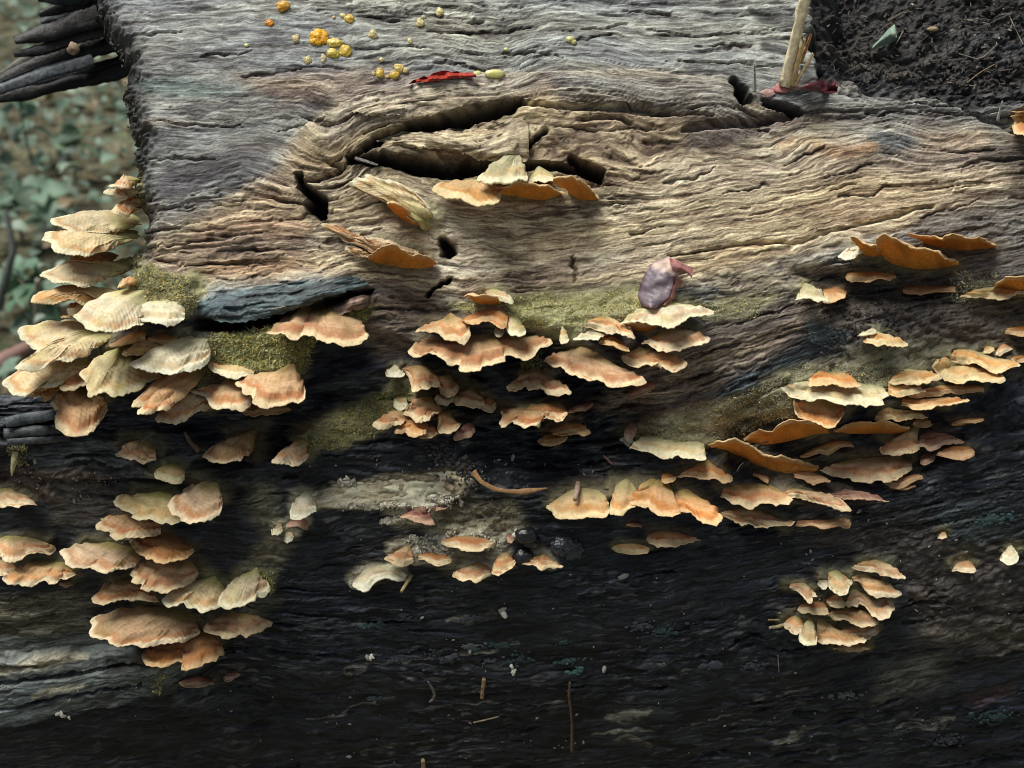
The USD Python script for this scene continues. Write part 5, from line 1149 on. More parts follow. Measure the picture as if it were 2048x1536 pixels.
husk = thing('husk', 'flat purplish grey husk scrap with pink torn edges lying on the log', 'seed husk', loc=at(1325, 565))
v_, f_, V_, U_ = sheet('1336,512 1306,524 1291,545 1280,570 1275,592 1284,613', '1386,536 1374,546 1348,554 1346,572 1338,594 1312,617', 'FULL', (0.001, 0.0045), 0.0018, 0.0006, 8, 60, 16, 0.5)
c_ = np.array((0.15, 0.12, 0.145)) * (0.7 + 0.6 * fbm2(U_ * 9, V_ * 5, 3, 6))[:, None]
c_ += (np.array((0.46, 0.34, 0.29)) - c_) * (1 - sm(U_ + 0.06 * (noise2(U_ * 9, V_ * 6, 4) - 0.5), 0.27, 0.36))[:, None]
c_ += (np.array((0.09, 0.03, 0.04)) - c_) * np.maximum(sm(U_, 0.90, 0.99), 0.8 * sm(np.abs(V_ - 0.5), 0.40, 0.49))[:, None]
put('shell', v_, f_, vertex_paint('husk_skin', 0.42, 260.0, 0.3, 0.6, 0.0006, 0.4), husk, True, c_, loc=at(1325, 565))
v_, f_, V_, U_ = sheet('1338,515 1360,522 1376,532 1386,538', '1346,545 1358,541 1370,543 1384,556', 'FULL', (0.004, 0.007), 0.002, 0.0006, 9, 36, 7, 1.0)
c_ = np.array((0.34, 0.15, 0.14)) * (0.4 + 1.0 * fbm2(U_ * 12, V_ * 4, 3, 7))[:, None]
put('curled_edge', v_, f_, leaf_mat, husk, True, c_, loc=at(1325, 565))
v_, f_, V_, U_ = sheet('1350,556 1343,572 1336,592 1324,610', '1368,562 1354,578 1350,594 1334,612', 'FULL', (0.003, 0.001), 0.0015, 0.0006, 10, 40, 6, 1.2)
c_ = np.array((0.40, 0.19, 0.17)) * (0.45 + 0.9 * fbm2(U_ * 14, V_ * 3, 3, 8))[:, None]
put('torn_edge', v_, f_, leaf_mat, husk, True, c_, loc=at(1325, 565))


def splinter(base, tip, wb, wt, rise, seed, col, name, label, cat, group=None, frame='J', parent=None):
    """A flat shard of wood standing out of the log from a base pixel to a tip pixel, the tip rise metres nearer to the viewer."""
    b0, t0 = P(base, frame)[0], P(tip, frame)[0]
    wb, wt = wb * FRAMES[frame][2], wt * FRAMES[frame][2]
    n = 14
    s = np.linspace(0, 1, n)
    ctr = b0 + (t0 - b0) * s[:, None]
    pr = np.array([-(t0 - b0)[1], (t0 - b0)[0]]); pr /= np.linalg.norm(pr)
    rg = np.random.default_rng(seed)
    w = (wb + (wt - wb) * s) * (1 + 0.10 * (rg.random(n) - 0.5)) * 0.5
    zb = log_depth(*b0) - 0.002
    z = zb - rise * s
    cols = []
    for off, dz in ((-1.0, 0.0), (-0.55, -0.0007), (-0.1, -0.0004), (0.3, -0.0010), (0.7, -0.0005), (1.0, 0.0), (0.4, 0.0016), (-0.4, 0.0016)):
        q = ctr + pr * (off * w + rg.normal(0, 0.10, n) * w)[:, None]
        q[-1] += (t0 - b0) / np.linalg.norm(t0 - b0) * rg.uniform(-0.5, 0.9) * wt
        d = rays(q[:, 0], q[:, 1])
        cols.append(CAM + d * ((z + dz) / (d @ FWD))[:, None])
    v = np.stack(cols, 1).reshape(-1, 3); ns = 8; f = []
    for i in range(n - 1):
        for j in range(ns):
            p0, p1 = i * ns + j, i * ns + (j + 1) % ns
            f += [[p0, p1, p1 + ns], [p0, p1 + ns, p0 + ns]]
    f += [[(n - 1) * ns, (n - 1) * ns + j, (n - 1) * ns + j + 1] for j in range(1, ns - 1)] + [[0, j + 1, j] for j in range(1, ns - 1)]
    f = np.array(f)
    c = np.array(col) * (0.72 + 0.5 * rg.random(ns))[None, :, None] * (0.85 + 0.3 * rg.random((n, 1, 1)))
    m = trimesh.Trimesh(v, f, process=False)
    if m.volume < 0:
        f = f[:, ::-1]
    if parent is not None:
        return put(name, v, f, stick_mat, parent[0], 40, None if True else c, loc=parent[1])
    return one(name, label, cat, v, f, stick_mat, c.reshape(-1, 3), group, smooth=True)


SPL = 'pale splinters sticking up at the top right'
splinter('258,650', '425,-60', 84, 84, 0.020, 1, (0.68, 0.60, 0.42), 'wood_splinter', 'broadest tall pale splinter standing at the top right', 'splinter', SPL)
splinter('235,640', '350,120', 44, 20, 0.012, 2, (0.54, 0.44, 0.27), 'wood_splinter', 'thin tan splinter along the left side of the broadest one', 'splinter', SPL)
splinter('310,645', '405,290', 50, 30, 0.012, 3, (0.60, 0.44, 0.22), 'wood_splinter', 'middle golden splinter right of the broadest one', 'splinter', SPL)
splinter('380,470', '458,255', 34, 16, 0.012, 4, (0.55, 0.30, 0.12), 'wood_splinter', 'short orange splinter tip beside the middle golden one', 'splinter', SPL)
splinter('330,640', '470,410', 36, 22, 0.010, 5, (0.60, 0.50, 0.28), 'wood_splinter', 'lowest pale splinter leaning right over the hollow', 'splinter', SPL)
splinter('36,690', '34,480', 28, 14, 0.006, 6, (0.46, 0.44, 0.38), 'wood_splinter', 'single thin grey sliver standing left of the splinters', 'splinter', SPL)
splinter('1850,905', '1885,760', 24, 10, 0.005, 7, (0.44, 0.42, 0.38), 'wood_splinter', 'small pale sliver near the right edge of the hollow', 'splinter', SPL)
splinter('410,350', '520,400', 26, 16, 0.004, 8, (0.20, 0.19, 0.18), 'wood_splinter', 'small grey sliver lying in the dark crack left of the wings', 'splinter', None, 'L') if False else None
splinter('560,80', '780,150', 40, 26, 0.002, 9, (0.22, 0.21, 0.20), 'wood_splinter', 'small grey sliver lying in the dark crack above the pale wing', 'splinter', None, 'L')
splinter('420,1400', '710,1385', 4, 4, 0.002, 9, (0.3, 0.2, 0.2), 'wood_splinter', '', 'splinter', None, 'L') if False else None
for k_, (x_, y_, rx_, ry_, c_, lab_) in enumerate([(130, 700, 52, 34, (0.52, 0.34, 0.30), 'pale pink petal like flake at the foot of the splinters'), (235, 665, 66, 36, (0.50, 0.20, 0.20), 'rose red flake at the foot of the broadest splinter'), (340, 655, 40, 22, (0.42, 0.28, 0.27), 'dull pink flake under the golden splinter')]):
    px_, py_ = P(f'{x_},{y_}', 'J')[0]
    v_, f_ = lump(px_, py_, rx_ * .2676, ry_ * .2676, 4, 90 + k_, 0.35, 2.0, 0.2)
    one('pink_flake', lab_, 'flake', v_, f_, leaf_mat, speckle(v_, c_, 0.3, 500, k_), 'pink flakes at the foot of the splinters')
v_, f_, V_, U_ = sheet('375,675 480,690 560,700 650,690', '380,650 440,620 500,610 535,575 560,610 600,620 640,605 660,630', 'J', (0.001, 0.010), 0.004, 0.0006, 12, 50, 9, 1.6)
c_ = np.array((0.10, 0.022, 0.03)) * (0.4 + 1.2 * fbm2(U_ * 14, V_ * 4, 3, 9))[:, None]
one('maroon_leaf', 'dark maroon curled leaf at the edge of the dark hollow', 'leaf', v_, f_, gloss_mat, c_)
v_, f_, V_, U_ = sheet('905,385 960,350 1030,330 1090,310', '920,340 980,280 1030,220 1080,180 1100,260', 'J', (0.001, 0.004), 0.003, 0.0005, 13, 30, 8, 1.5)
c_ = np.array((0.24, 0.34, 0.27)) * (0.6 + 0.8 * fbm2(U_ * 8, V_ * 3, 3, 10))[:, None]
one('green_leaf', 'small crumpled pale green leaf lying in the dark hollow', 'leaf', v_, f_, leaf_mat, c_)
v_, f_ = lump(*P('1362,222', 'J')[0], 13, 5.5, 5, 95, 0.2, 1.5, 0.2)
one('tan_seed', 'tan bean shaped seed on the soil of the dark hollow', 'seed', v_, f_, stick_mat, speckle(v_, (0.36, 0.29, 0.17), 0.2))

# twigs and strips
def twig(name, text, frame, w, col, label, out=0.002, flat=1.0, cat='twig', seed=1, mat=None, rough=0.15):
    q = P(text, frame); s_ = FRAMES[frame][2]
    q = resample(q, max(len(q), 6))
    o = np.linspace(*out, len(q)) if np.ndim(out) else out
    v, f = tube(at(q[:, 0], q[:, 1], o), [a * s_ * MM / 2 for a in w], 8, flat, seed, rough)
    return one(name, label, cat, v, f, mat or stick_mat, speckle(v, col, 0.35, 700, seed))


twig('curled_strip', '1095,50 1120,105 1200,168 1290,205 1420,222 1560,215 1700,190', 'H', (60, 40, 46, 36, 44, 40, 8), (0.40, 0.24, 0.12), 'long curved tan strip of dried bracket below the middle cluster', (0.003, 0.012), 0.3, 'bark strip', 2, pore_mat, 0.5)
twig('twig', '1950,150 1940,220 1925,285', 'H', (44, 46, 36), (0.34, 0.24, 0.19), 'short pinkish stick standing on the flat wide tan bracket', (0.002, 0.010))
twig('twig', '842,1015 836,1070 830,1125', 'X', (26, 24, 22), (0.30, 0.19, 0.10), 'short tan stick upright on the black wood at bottom centre', 0.003)
twig('twig', '1345,1035 1338,1110 1350,1200 1358,1290 1356,1440', 'X', (18, 18, 16, 18, 20), (0.13, 0.085, 0.06), 'long thin brown twig hanging down at bottom centre', 0.003)
twig('twig', '515,1030 545,1080 558,1120 525,1150', 'X', (12, 18, 20, 14), (0.16, 0.14, 0.12), 'small grey crooked twig left of the tan stick', 0.003)
twig('twig', '415,410 390,455 358,505', 'X', (26, 22, 18), (0.30, 0.24, 0.12), 'olive tan stick tilted beside the white rimmed crust', (0.002, 0.012))
twig('twig', '485,1490 490,1545', 'X', (28, 30), (0.34, 0.24, 0.13), 'stub of a tan stick cut by the bottom edge', 0.003)
twig('twig', '190,766 245,768 302,764', 'I', (18, 20, 16), (0.34, 0.26, 0.13), 'upper of two tiny tan sticks left of the small cluster', (0.008, 0.002))
twig('twig', '205,845 270,838 342,818', 'I', (30, 40, 34), (0.44, 0.38, 0.22), 'lower thicker of two tiny sticks left of the small cluster', (0.008, 0.002))
twig('twig', '286,1130 290,1220 298,1305', 'I', (9, 10, 7), (0.30, 0.28, 0.26), 'fine pale thread hanging under the small lower right cluster', 0.003)
twig('twig', '780,1270 850,1255 930,1235', 'X', (8, 10, 8), (0.30, 0.24, 0.17), 'hair thin tan fibre lying at the bottom centre', 0.002)
twig('twig', '1190,790 1240,840 1290,930', 'G', (16, 20, 12), (0.14, 0.08, 0.08), 'thin purplish twig in the deep shade below the middle cluster', 0.003) if False else None
twig('twig', '540,345 590,390 615,420', 'V', (14, 22, 14), (0.16, 0.09, 0.09), 'thin purplish twig in the deep shade below the middle cluster', 0.003)
twig('twig', '1680,480 1700,440 1735,405', 'V', (5, 7, 5), (0.5, 0.5, 0.46), 'fine pale root hair under the thick slanting orange edge', 0.006)
twig('twig', '115,380 125,300 165,215 180,180', 'C', (14, 40, 60, 40), (0.44, 0.42, 0.22), 'pointed yellow green icicle of fungus on the left planks', (0.004, 0.006), 1.0, 'fungus', 5, cap_mat) if False else None
twig('icicle_fungus', '120,370 130,300 150,200 160,110', 'C', (8, 44, 70, 60), (0.44, 0.41, 0.22), 'pointed yellow green icicle of fungus on the left planks', (0.006, 0.003), 1.0, 'fungus', 5)
twig('twig', '1890,1350 1940,1440 2040,1550', 'A', (30, 50, 60), (0.16, 0.11, 0.07), 'bent brown stem behind the fans under the left clump', 0.003)
twig('twig', '160,1460 220,1410 300,1360', 'B', (10, 12, 8), (0.22, 0.21, 0.19), 'thin grey fibre under the left clump', 0.003)
twig('twig', '1930,100 2000,250 2040,330', 'J', (5, 6, 5), (0.3, 0.27, 0.2), 'fine root in the dark hollow, right', 0.004)
twig('twig', '1560,400 1720,450 1850,330', 'J', (6, 8, 5), (0.25, 0.22, 0.17), 'curved fine root in the middle of the dark hollow', 0.004)
twig('twig', '1620,620 1720,540 1830,480', 'J', (6, 9, 6), (0.28, 0.2, 0.13), 'brown rootlet low in the dark hollow', 0.004)
twig('twig', '1090,330 1120,280 1145,230', 'J', (8, 9, 6), (0.3, 0.28, 0.22), 'pale stalk beside the crumpled green leaf', 0.004)

# glossy black lumps
def lumps(name, label, cat, spec, mat, col, group=None, amp=0.5, base=None, rough=0.3, freq=1.8):
    vs, fs, n = [], [], 0
    for k, (x, y, rx, ry, rz) in enumerate(spec):
        v, f = lump(x, y, rx, ry, rz, int(x * 7 + y * 3 + k) % 1000, rough, freq, 0.35, base)
        vs.append(v); fs.append(f + n); n += len(v)
    v, f = np.vstack(vs), np.vstack(fs)
    return one(name, label, cat, v, f, mat, speckle(v, col, amp, 1400, 3), group)


INK = (0.012, 0.013, 0.017)
lumps('black_jelly', 'upper glossy black wrinkled lump beside the peach crusts', 'fungus', [(1053, 1070, 23, 18, 18), (1062, 1082, 20, 14, 18)], gloss_mat, INK, 'glossy black lumps')
lumps('black_jelly', 'lower round glossy black lump with a bright glint', 'fungus', [(1046, 1112, 23, 20, 20)], gloss_mat, INK, 'glossy black lumps', rough=0.16)
lumps('black_jelly', 'bluish pitted black lump right of the red edged crust', 'fungus', [(1129, 1088, 26, 15, 15), (1120, 1096, 18, 16, 14), (1145, 1098, 20, 20, 12)], gloss_mat, (0.035, 0.045, 0.055), 'glossy black lumps', rough=0.5, freq=4)

# blue green crusts of lichen and little black warts on the wet wood
crust_mat = vertex_paint('lichen', 0.6, 1600.0, 0.4, 0.6, 0.0005, 0.35)
TEAL, STEEL = (0.030, 0.062, 0.066), (0.050, 0.060, 0.074)
LICHEN = [('X', 200, 700, 60, 24, TEAL, 'blue green crust patch at the far left of the dark lower middle'), ('X', 390, 660, 42, 18, STEEL, 'steel grey crust patch above the black warts'), ('X', 780, 660, 110, 24, STEEL, 'long pale grey smear on the black wood'),
          ('X', 355, 895, 75, 36, STEEL, 'steel grey wart cluster, left one of the wart row'), ('X', 560, 860, 44, 40, (0.03, 0.045, 0.05), 'dark rounded wart in the middle of the wart row'), ('X', 630, 905, 58, 36, STEEL, 'steel grey wart right of the dark rounded one'),
          ('X', 760, 825, 66, 28, (0.09, 0.10, 0.11), 'grey end of the long beaded crust streak'), ('X', 930, 815, 80, 20, TEAL, 'teal end of the long beaded crust streak'), ('X', 1045, 900, 58, 40, TEAL, 'teal crust patch right of the wart row'),
          ('X', 870, 910, 50, 26, STEEL, 'small grey crust right of the wart row'), ('X', 1310, 800, 42, 26, TEAL, 'small teal crust in the right part of the dark middle'), ('X', 1330, 910, 70, 18, TEAL, 'thin teal streak above the brightest teal spot'),
          ('X', 1385, 970, 42, 36, (0.06, 0.13, 0.12), 'brightest teal crust spot above the long brown twig'), ('X', 1750, 715, 60, 44, STEEL, 'grey side of the big crusty bulge'), ('X', 1880, 740, 80, 50, TEAL, 'teal side of the big crusty bulge'),
          ('X', 205, 1130, 46, 24, STEEL, 'dim steel wart at the lower left of the dark wood'), ('8', 1870, 80, 100, 60, TEAL, 'large teal crust at the far right'), ('8', 250, 930, 70, 28, STEEL, 'grey crust left of the small lower right cluster'),
          ('8', 460, 940, 60, 30, STEEL, 'grey crust under the small lower right cluster'), ('8', 1890, 1240, 110, 60, TEAL, 'teal crust near the lower right corner'), ('8', 1600, 1370, 90, 60, STEEL, 'grey crust left of the lower right corner'),
          ('8', 1000, 1110, 100, 36, (0.12, 0.13, 0.125), 'pale grey dry patch below the small lower right cluster'), ('8', 1300, 1335, 55, 26, STEEL, 'little grey crust left of the lower right corner patch'), ('6', 880, 520, 95, 50, (0.035, 0.05, 0.06), 'dark blue crust knob right of the middle cluster')]
for k_, (fr_, x_, y_, rx_, ry_, c_, lab_) in enumerate(LICHEN):
    rg_ = np.random.default_rng(500 + k_); s_ = FRAMES[fr_][2]
    spec_ = []
    for j_ in range(int(30 + rx_ * ry_ / 90)):
        a_, r_ = rg_.uniform(0, 2 * np.pi), abs(rg_.normal(0, 0.55))
        q_ = P(f'{x_ + 1.25 * rx_ * r_ * math.cos(a_)},{y_ + (0.7 * ry_ * r_ * math.sin(a_) if fr_ != "6" else ry_ * r_ * math.sin(a_)) - 0.16 * rx_ * r_ * math.cos(a_)}', fr_)[0]
        w_ = rg_.lognormal(-2.7, 0.5) * min(rx_, 60) * s_
        spec_.append((q_[0], q_[1], w_ * 1.5 + 1, w_ + 0.8, w_ * 0.35 + 0.5))
    lumps('lichen_crust', lab_, 'lichen', spec_, crust_mat, c_, 'crusts and warts on the wet black wood', 0.6, _ico2, 0.5, 3.0)

# pale mealy edges: white crumbly margins beside the crusts
def crumbs(label, name, strokes, n, size, col, seed, kind='stuff', jitter=0.3):
    rg = np.random.default_rng(seed)
    bm = trimesh.creation.icosphere(subdivisions=1)
    vs, fs, cs, k0 = [], [], [], 0
    for text, frame, w in strokes:
        q = resample(P(text, frame), 60); m = int(n * len(strokes) ** -1)
        i = rg.integers(0, 60, m)
        xy = q[i] + rg.normal(0, w, (m, 2))
        xy = xy[np.isfinite(log_depth(xy[:, 0], xy[:, 1], False))]
        for x, y in xy:
            r = size * rg.lognormal(0, 0.45)
            v = np.array(bm.vertices) * (1 + 0.6 * (rg.random((len(bm.vertices), 1)) - 0.5))
            p, a, b, c = frame_at(x, y)
            t = rg.uniform(0, np.pi)
            a, b = a * math.cos(t) + b * math.sin(t), b * math.cos(t) - a * math.sin(t)
            v = p + (v[:, :1] * a * 1.5 + v[:, 1:2] * b * 0.8 + (v[:, 2:] + 0.4) * c * 0.7) * r * MM
            vs.append(v); fs.append(np.array(bm.faces) + k0); k0 += len(v)
            cs.append(np.tile(np.array(col) * (0.5 + rg.random()), (len(v), 1)))
    return one(name, label, 'crumbs', np.vstack(vs), np.vstack(fs), stick_mat, np.vstack(cs), None, kind, smooth=True)


crumbs('pale mealy crumbs fringing the crusts at the bottom middle', 'mealy_crumbs', [('560,610 700,620 760,640', 'H', 6), ('620,690 760,710 880,710', 'H', 6), ('880,590 1060,590 1200,630 1290,650', 'H', 6), ('500,420 640,380 720,350 900,300 980,290', 'H', 5), ('100,960 160,1010 240,890', 'H', 4), ('340,470 480,440', 'H', 3), ('0,150 120,140', 'H', 3),
        ('700,170 780,190 830,160', '7', 4), ('0,330 180,345 300,345 500,340 650,300 900,230', 'H', 4)], 900, 1.9, (0.52, 0.50, 0.41), 11)
crumbs('tiny pale specks and wood crumbs scattered over the dark wood', 'wood_crumbs', [('700,1150 1000,1200 1400,1160 1800,1180 2040,1180', 'FULL', 46), ('100,1380 500,1380 900,1340 1300,1330 1700,1360', 'FULL', 60), ('600,1480 1200,1480 1900,1440', 'FULL', 40), ('1560,1060 1800,1080 2040,1150', 'FULL', 40), ('640,900 800,950 1000,930 1250,960', 'FULL', 22), ('60,950 200,960 150,1010', 'FULL', 16)], 300, 1.4, (0.24, 0.235, 0.22), 12)
crumbs('bits of soil and debris in the dark hollow and along the broken end', 'soil_bits', [('1680,30 1800,60 1950,40 2040,100', 'FULL', 40), ('1680,120 1850,150 2000,150', 'FULL', 22), ('190,20 235,110 235,170 255,260 262,330', 'FULL', 15), ('1860,640 1700,640 1660,700', 'FULL', 30), ('860,890 900,930 950,960', 'FULL', 14)], 900, 2.1, (0.06, 0.055, 0.052), 13)
crumbs('white bird lime like specks on the dark wood, right of the middle cluster', 'white_specks', [('720,220 750,210 770,230', 'V', 2.5), ('1010,940 1012,985', 'X', 1.5), ('190,880 175,890', 'X', 2.5), ('340,1225 410,1235', '7', 2.2), ('1330,1180 1342,1230', 'H', 1.6), ('1085,470 1085,500', '9', 1.5)], 70, 2.6, (0.62, 0.62, 0.55), 14)

# chips, bark shreds and needles lying about in the hollow
rg_ = np.random.default_rng(91)
cv_, cf_, cc_, n0_ = [], [], [], 0
for _ in range(420):
    x_, y_ = rg_.uniform(1650, 2060), rg_.uniform(-20, 178)
    p_, r_, u_, nn_ = frame_at(x_, y_)
    a_ = rg_.normal(0.5, 0.7); L_, W_ = rg_.lognormal(2.3, 0.6) * MM * 0.5, rg_.lognormal(0.9, 0.4) * MM * 0.5
    d_ = r_ * math.cos(a_) + u_ * math.sin(a_) + nn_ * rg_.normal(0.1, 0.3); d_ /= np.linalg.norm(d_)
    s_ = np.cross(nn_, d_); s_ /= np.linalg.norm(s_)
    p_ = p_ + nn_ * 0.0012
    q_ = np.array([p_ - d_ * L_ - s_ * W_, p_ - d_ * L_ * 0.8 + s_ * W_, p_ + d_ * L_ + s_ * W_ * 0.4, p_ + d_ * L_ * 0.9 - s_ * W_ * 0.7])
    cv_.append(np.vstack([q_ + nn_ * W_ * 0.6, q_ - nn_ * W_ * 0.4]))
    cf_.append(np.array([[0, 1, 2], [0, 2, 3], [4, 6, 5], [4, 7, 6], [0, 4, 5], [0, 5, 1], [1, 5, 6], [1, 6, 2], [2, 6, 7], [2, 7, 3], [3, 7, 4], [3, 4, 0]]) + n0_); n0_ += 8
    t_ = rg_.random()
    cc_.append(np.tile(np.array((0.05, 0.045, 0.042) if t_ < 0.6 else ((0.09, 0.075, 0.06) if t_ < 0.9 else (0.19, 0.175, 0.15))) * rg_.uniform(0.6, 1.4), (8, 1)))
one('bark_litter', 'shreds of bark and wood chips littering the dark hollow', 'litter', np.vstack(cv_), np.vstack(cf_), stick_mat, np.vstack(cc_), None, 'stuff', smooth=False)

# ------------------------------------------------------------------ moss: short tapering blades
moss_mat = vertex_paint('moss_blades', 0.8, 300.0, 0.2, 0.0, 0.0001, 0.1, trans=0.5)
MOSS = [('poly', '272,545 300,525 380,560 392,620 340,640 262,640', 3400, 11, (0.34, 0.32, 0.17)), ('poly', '440,670 560,650 640,650 610,745 500,752 450,720', 4200, 12, (0.33, 0.32, 0.14)), ('poly', '560,655 640,630 730,612 735,640 640,660', 1500, 9, (0.34, 0.35, 0.08)),
        ('poly', '900,615 1100,585 1290,578 1300,640 1150,650 1060,660 980,640', 5200, 6, (0.42, 0.40, 0.21)), ('poly', '600,870 700,820 790,770 830,770 770,860 690,890 620,900', 2400, 8, (0.32, 0.31, 0.13)), ('poly', '380,690 450,660 470,720 400,760', 900, 9, (0.34, 0.32, 0.14)),
        ('poly', '1260,890 1320,830 1500,780 1600,730 1780,730 1860,760 1700,800 1560,840 1450,880', 4200, 7, (0.29, 0.28, 0.17)), ('poly', '500,1145 540,1135 545,1180 470,1190', 500, 10, (0.36, 0.36, 0.15)), ('poly', '310,1350 330,1345 325,1385 305,1385', 200, 9, (0.32, 0.31, 0.16)),
        ('poly', '1360,610 1560,590 1500,640 1400,645', 900, 6, (0.38, 0.37, 0.2)), ('poly', '1900,545 2000,540 1960,600 1900,600', 500, 8, (0.38, 0.38, 0.27)), ('poly', '870,1010 1020,1000 1060,1060 890,1075', 900, 5, (0.24, 0.21, 0.14)), ('poly', '15,890 60,890 55,930 20,930', 250, 8, (0.38, 0.36, 0.2)),
        ('poly', '1040,715 1090,700 1080,760 1040,760', 300, 8, (0.30, 0.31, 0.12)), ('poly', '250,450 275,440 270,540 245,540', 500, 9, (0.34, 0.31, 0.17))]
mv, mf, mc = [], [], []
n0_ = 0
rg_ = np.random.default_rng(77)
for kind_, text_, cnt_, len_, col_ in MOSS:
    poly_ = P(text_)
    lo_, hi_ = poly_.min(0) - 14, poly_.max(0) + 14
    xy_ = lo_ + rg_.random((cnt_ * 9, 2)) * (hi_ - lo_)
    w_ = xy_ + 16 * np.stack([fbm2(xy_[:, 0] / 20, xy_[:, 1] / 20, 2, 1) - 0.5, fbm2(xy_[:, 0] / 20, xy_[:, 1] / 20, 2, 2) - 0.5], 1)
    clump = fbm2(xy_[:, 0] / 11, xy_[:, 1] / 11, 2, 9)
    xy_ = xy_[in_poly(w_[:, 0], w_[:, 1], poly_) & (clump + 0.35 * rg_.random(len(xy_)) > 0.52)][:int(cnt_ * 2.4)]
    xy_ = xy_[np.isfinite(log_depth(xy_[:, 0], xy_[:, 1], False))]
    m_ = len(xy_)
    p_ = at(xy_[:, 0], xy_[:, 1], -0.0006)
    nn_ = normal_at(xy_[:, 0], xy_[:, 1]) * 0.7 - FWD * 0.3
    dr_ = nn_ + rg_.normal(0, 0.75, (m_, 3)); dr_ /= np.linalg.norm(dr_, axis=1, keepdims=True)
    L_ = (0.50 * len_ * MM * rg_.lognormal(0, 0.35, m_))[:, None]
    sd_ = np.cross(dr_, rg_.normal(0, 1, (m_, 3))); sd_ /= np.linalg.norm(sd_, axis=1, keepdims=True)
    wd_ = 0.00034 * (0.6 + 0.8 * rg_.random((m_, 1)))
    bend_ = rg_.normal(0, 0.35, (m_, 3)) * L_
    q_ = np.stack([p_ - sd_ * wd_, p_ + sd_ * wd_, p_ + dr_ * L_ * 0.55 + sd_ * wd_ * 0.8, p_ + dr_ * L_ * 0.55 - sd_ * wd_ * 0.8, p_ + dr_ * L_ + bend_], 1)
    mv.append(q_.reshape(-1, 3))
    b_ = np.arange(m_)[:, None] * 5 + n0_
    mf.append(np.vstack([b_ + [0, 1, 2], b_ + [0, 2, 3], b_ + [3, 2, 4]])); n0_ += 5 * m_
    cc_ = (1.5 * np.array(col_) + 0.09) * (0.55 + 0.9 * rg_.random((m_, 1))) * (1 + 0.25 * rg_.normal(0, 1, (m_, 1)) * np.array([[0.6, 0.2, -0.6]]))
    mc.append(np.repeat(cc_, 5, axis=0))
one('moss', 'yellow green fuzzy moss and felt tufts growing between the brackets', 'moss', np.vstack(mv), np.vstack(mf), moss_mat, np.vstack(mc), None, 'stuff', smooth=False)

# ------------------------------------------------------------------ the charred stub with split shards at the top left
char_mat = vertex_paint('charred_wood', 0.5, 500.0, 0.5, 0.6, 0.0008, 0.35)
stub_loc = CAM + rays(200, 110) * 0.62
stub = thing('charred_branch_stub', 'black charred branch stub of split shards jutting left at the top left corner', 'branch', loc=stub_loc)
SHARDS = [('760,-20 540,20 400,40 230,90', 90, (0.02, 0.02, 0.022)), ('530,60 380,90 240,130', 60, (0.05, 0.06, 0.065)), ('740,60 560,110 380,170 190,215 85,240', 120, (0.022, 0.021, 0.022)), ('760,140 560,180 380,235 240,285 80,320', 80, (0.026, 0.024, 0.025)),
          ('440,270 300,285 150,355 0,440 -120,490', 56, (0.10, 0.09, 0.08)), ('780,230 560,300 380,330 180,400 -100,520', 90, (0.014, 0.014, 0.016)), ('545,350 400,385 200,450 0,525 -140,560', 62, (0.10, 0.115, 0.13)), ('800,330 600,400 400,440 180,500 -120,590', 90, (0.012, 0.012, 0.014)),
          ('800,390 610,450 420,490 200,545 -120,600', 80, (0.010, 0.010, 0.012)), ('740,-60 520,-40 400,-20 220,-10', 110, (0.04, 0.05, 0.055)), ('500,-20 360,40 235,70', 40, (0.10, 0.12, 0.13)), ('800,200 600,250 480,300 400,320', 130, (0.012, 0.012, 0.013))]
for k_, (text_, w_, c_) in enumerate(SHARDS):
    q_ = resample(P(text_, '1'), 9)
    zz_ = 0.612 + 0.010 * np.sin(k_ * 1.9) + np.linspace(0.012, -0.004, 9)
    d_ = rays(q_[:, 0], q_[:, 1])
    pts_ = CAM + d_ * (zz_ / (d_ @ FWD))[:, None]
    r_ = w_ * .3418 * MM * 1.2 / 2 * np.array([1.0, 1.0, 0.95, 0.9, 0.8, 0.35])
    v_, f_ = tube(pts_, r_, 10, 0.6, 60 + k_, 0.5)
    put('shard', v_, f_, char_mat, stub, 35, None, loc=stub_loc) if False else put('shard', v_, f_, char_mat, stub, True, speckle(v_, c_, 0.6, 260, k_), loc=stub_loc)
v_, f_ = tube(CAM + rays([420, 560], [285, 262]) * 0.598 if False else CAM + rays(P('400,270 430,285 420,320', '1')[:, 0], P('400,270 430,285 420,320', '1')[:, 1]) * 0.585, [0.0018, 0.0028, 0.001], 8, 0.7, 9, 0.2)
put('pale_chip', v_, f_, stick_mat, stub, True, speckle(v_, (0.30, 0.22, 0.15), 0.3), loc=stub_loc)
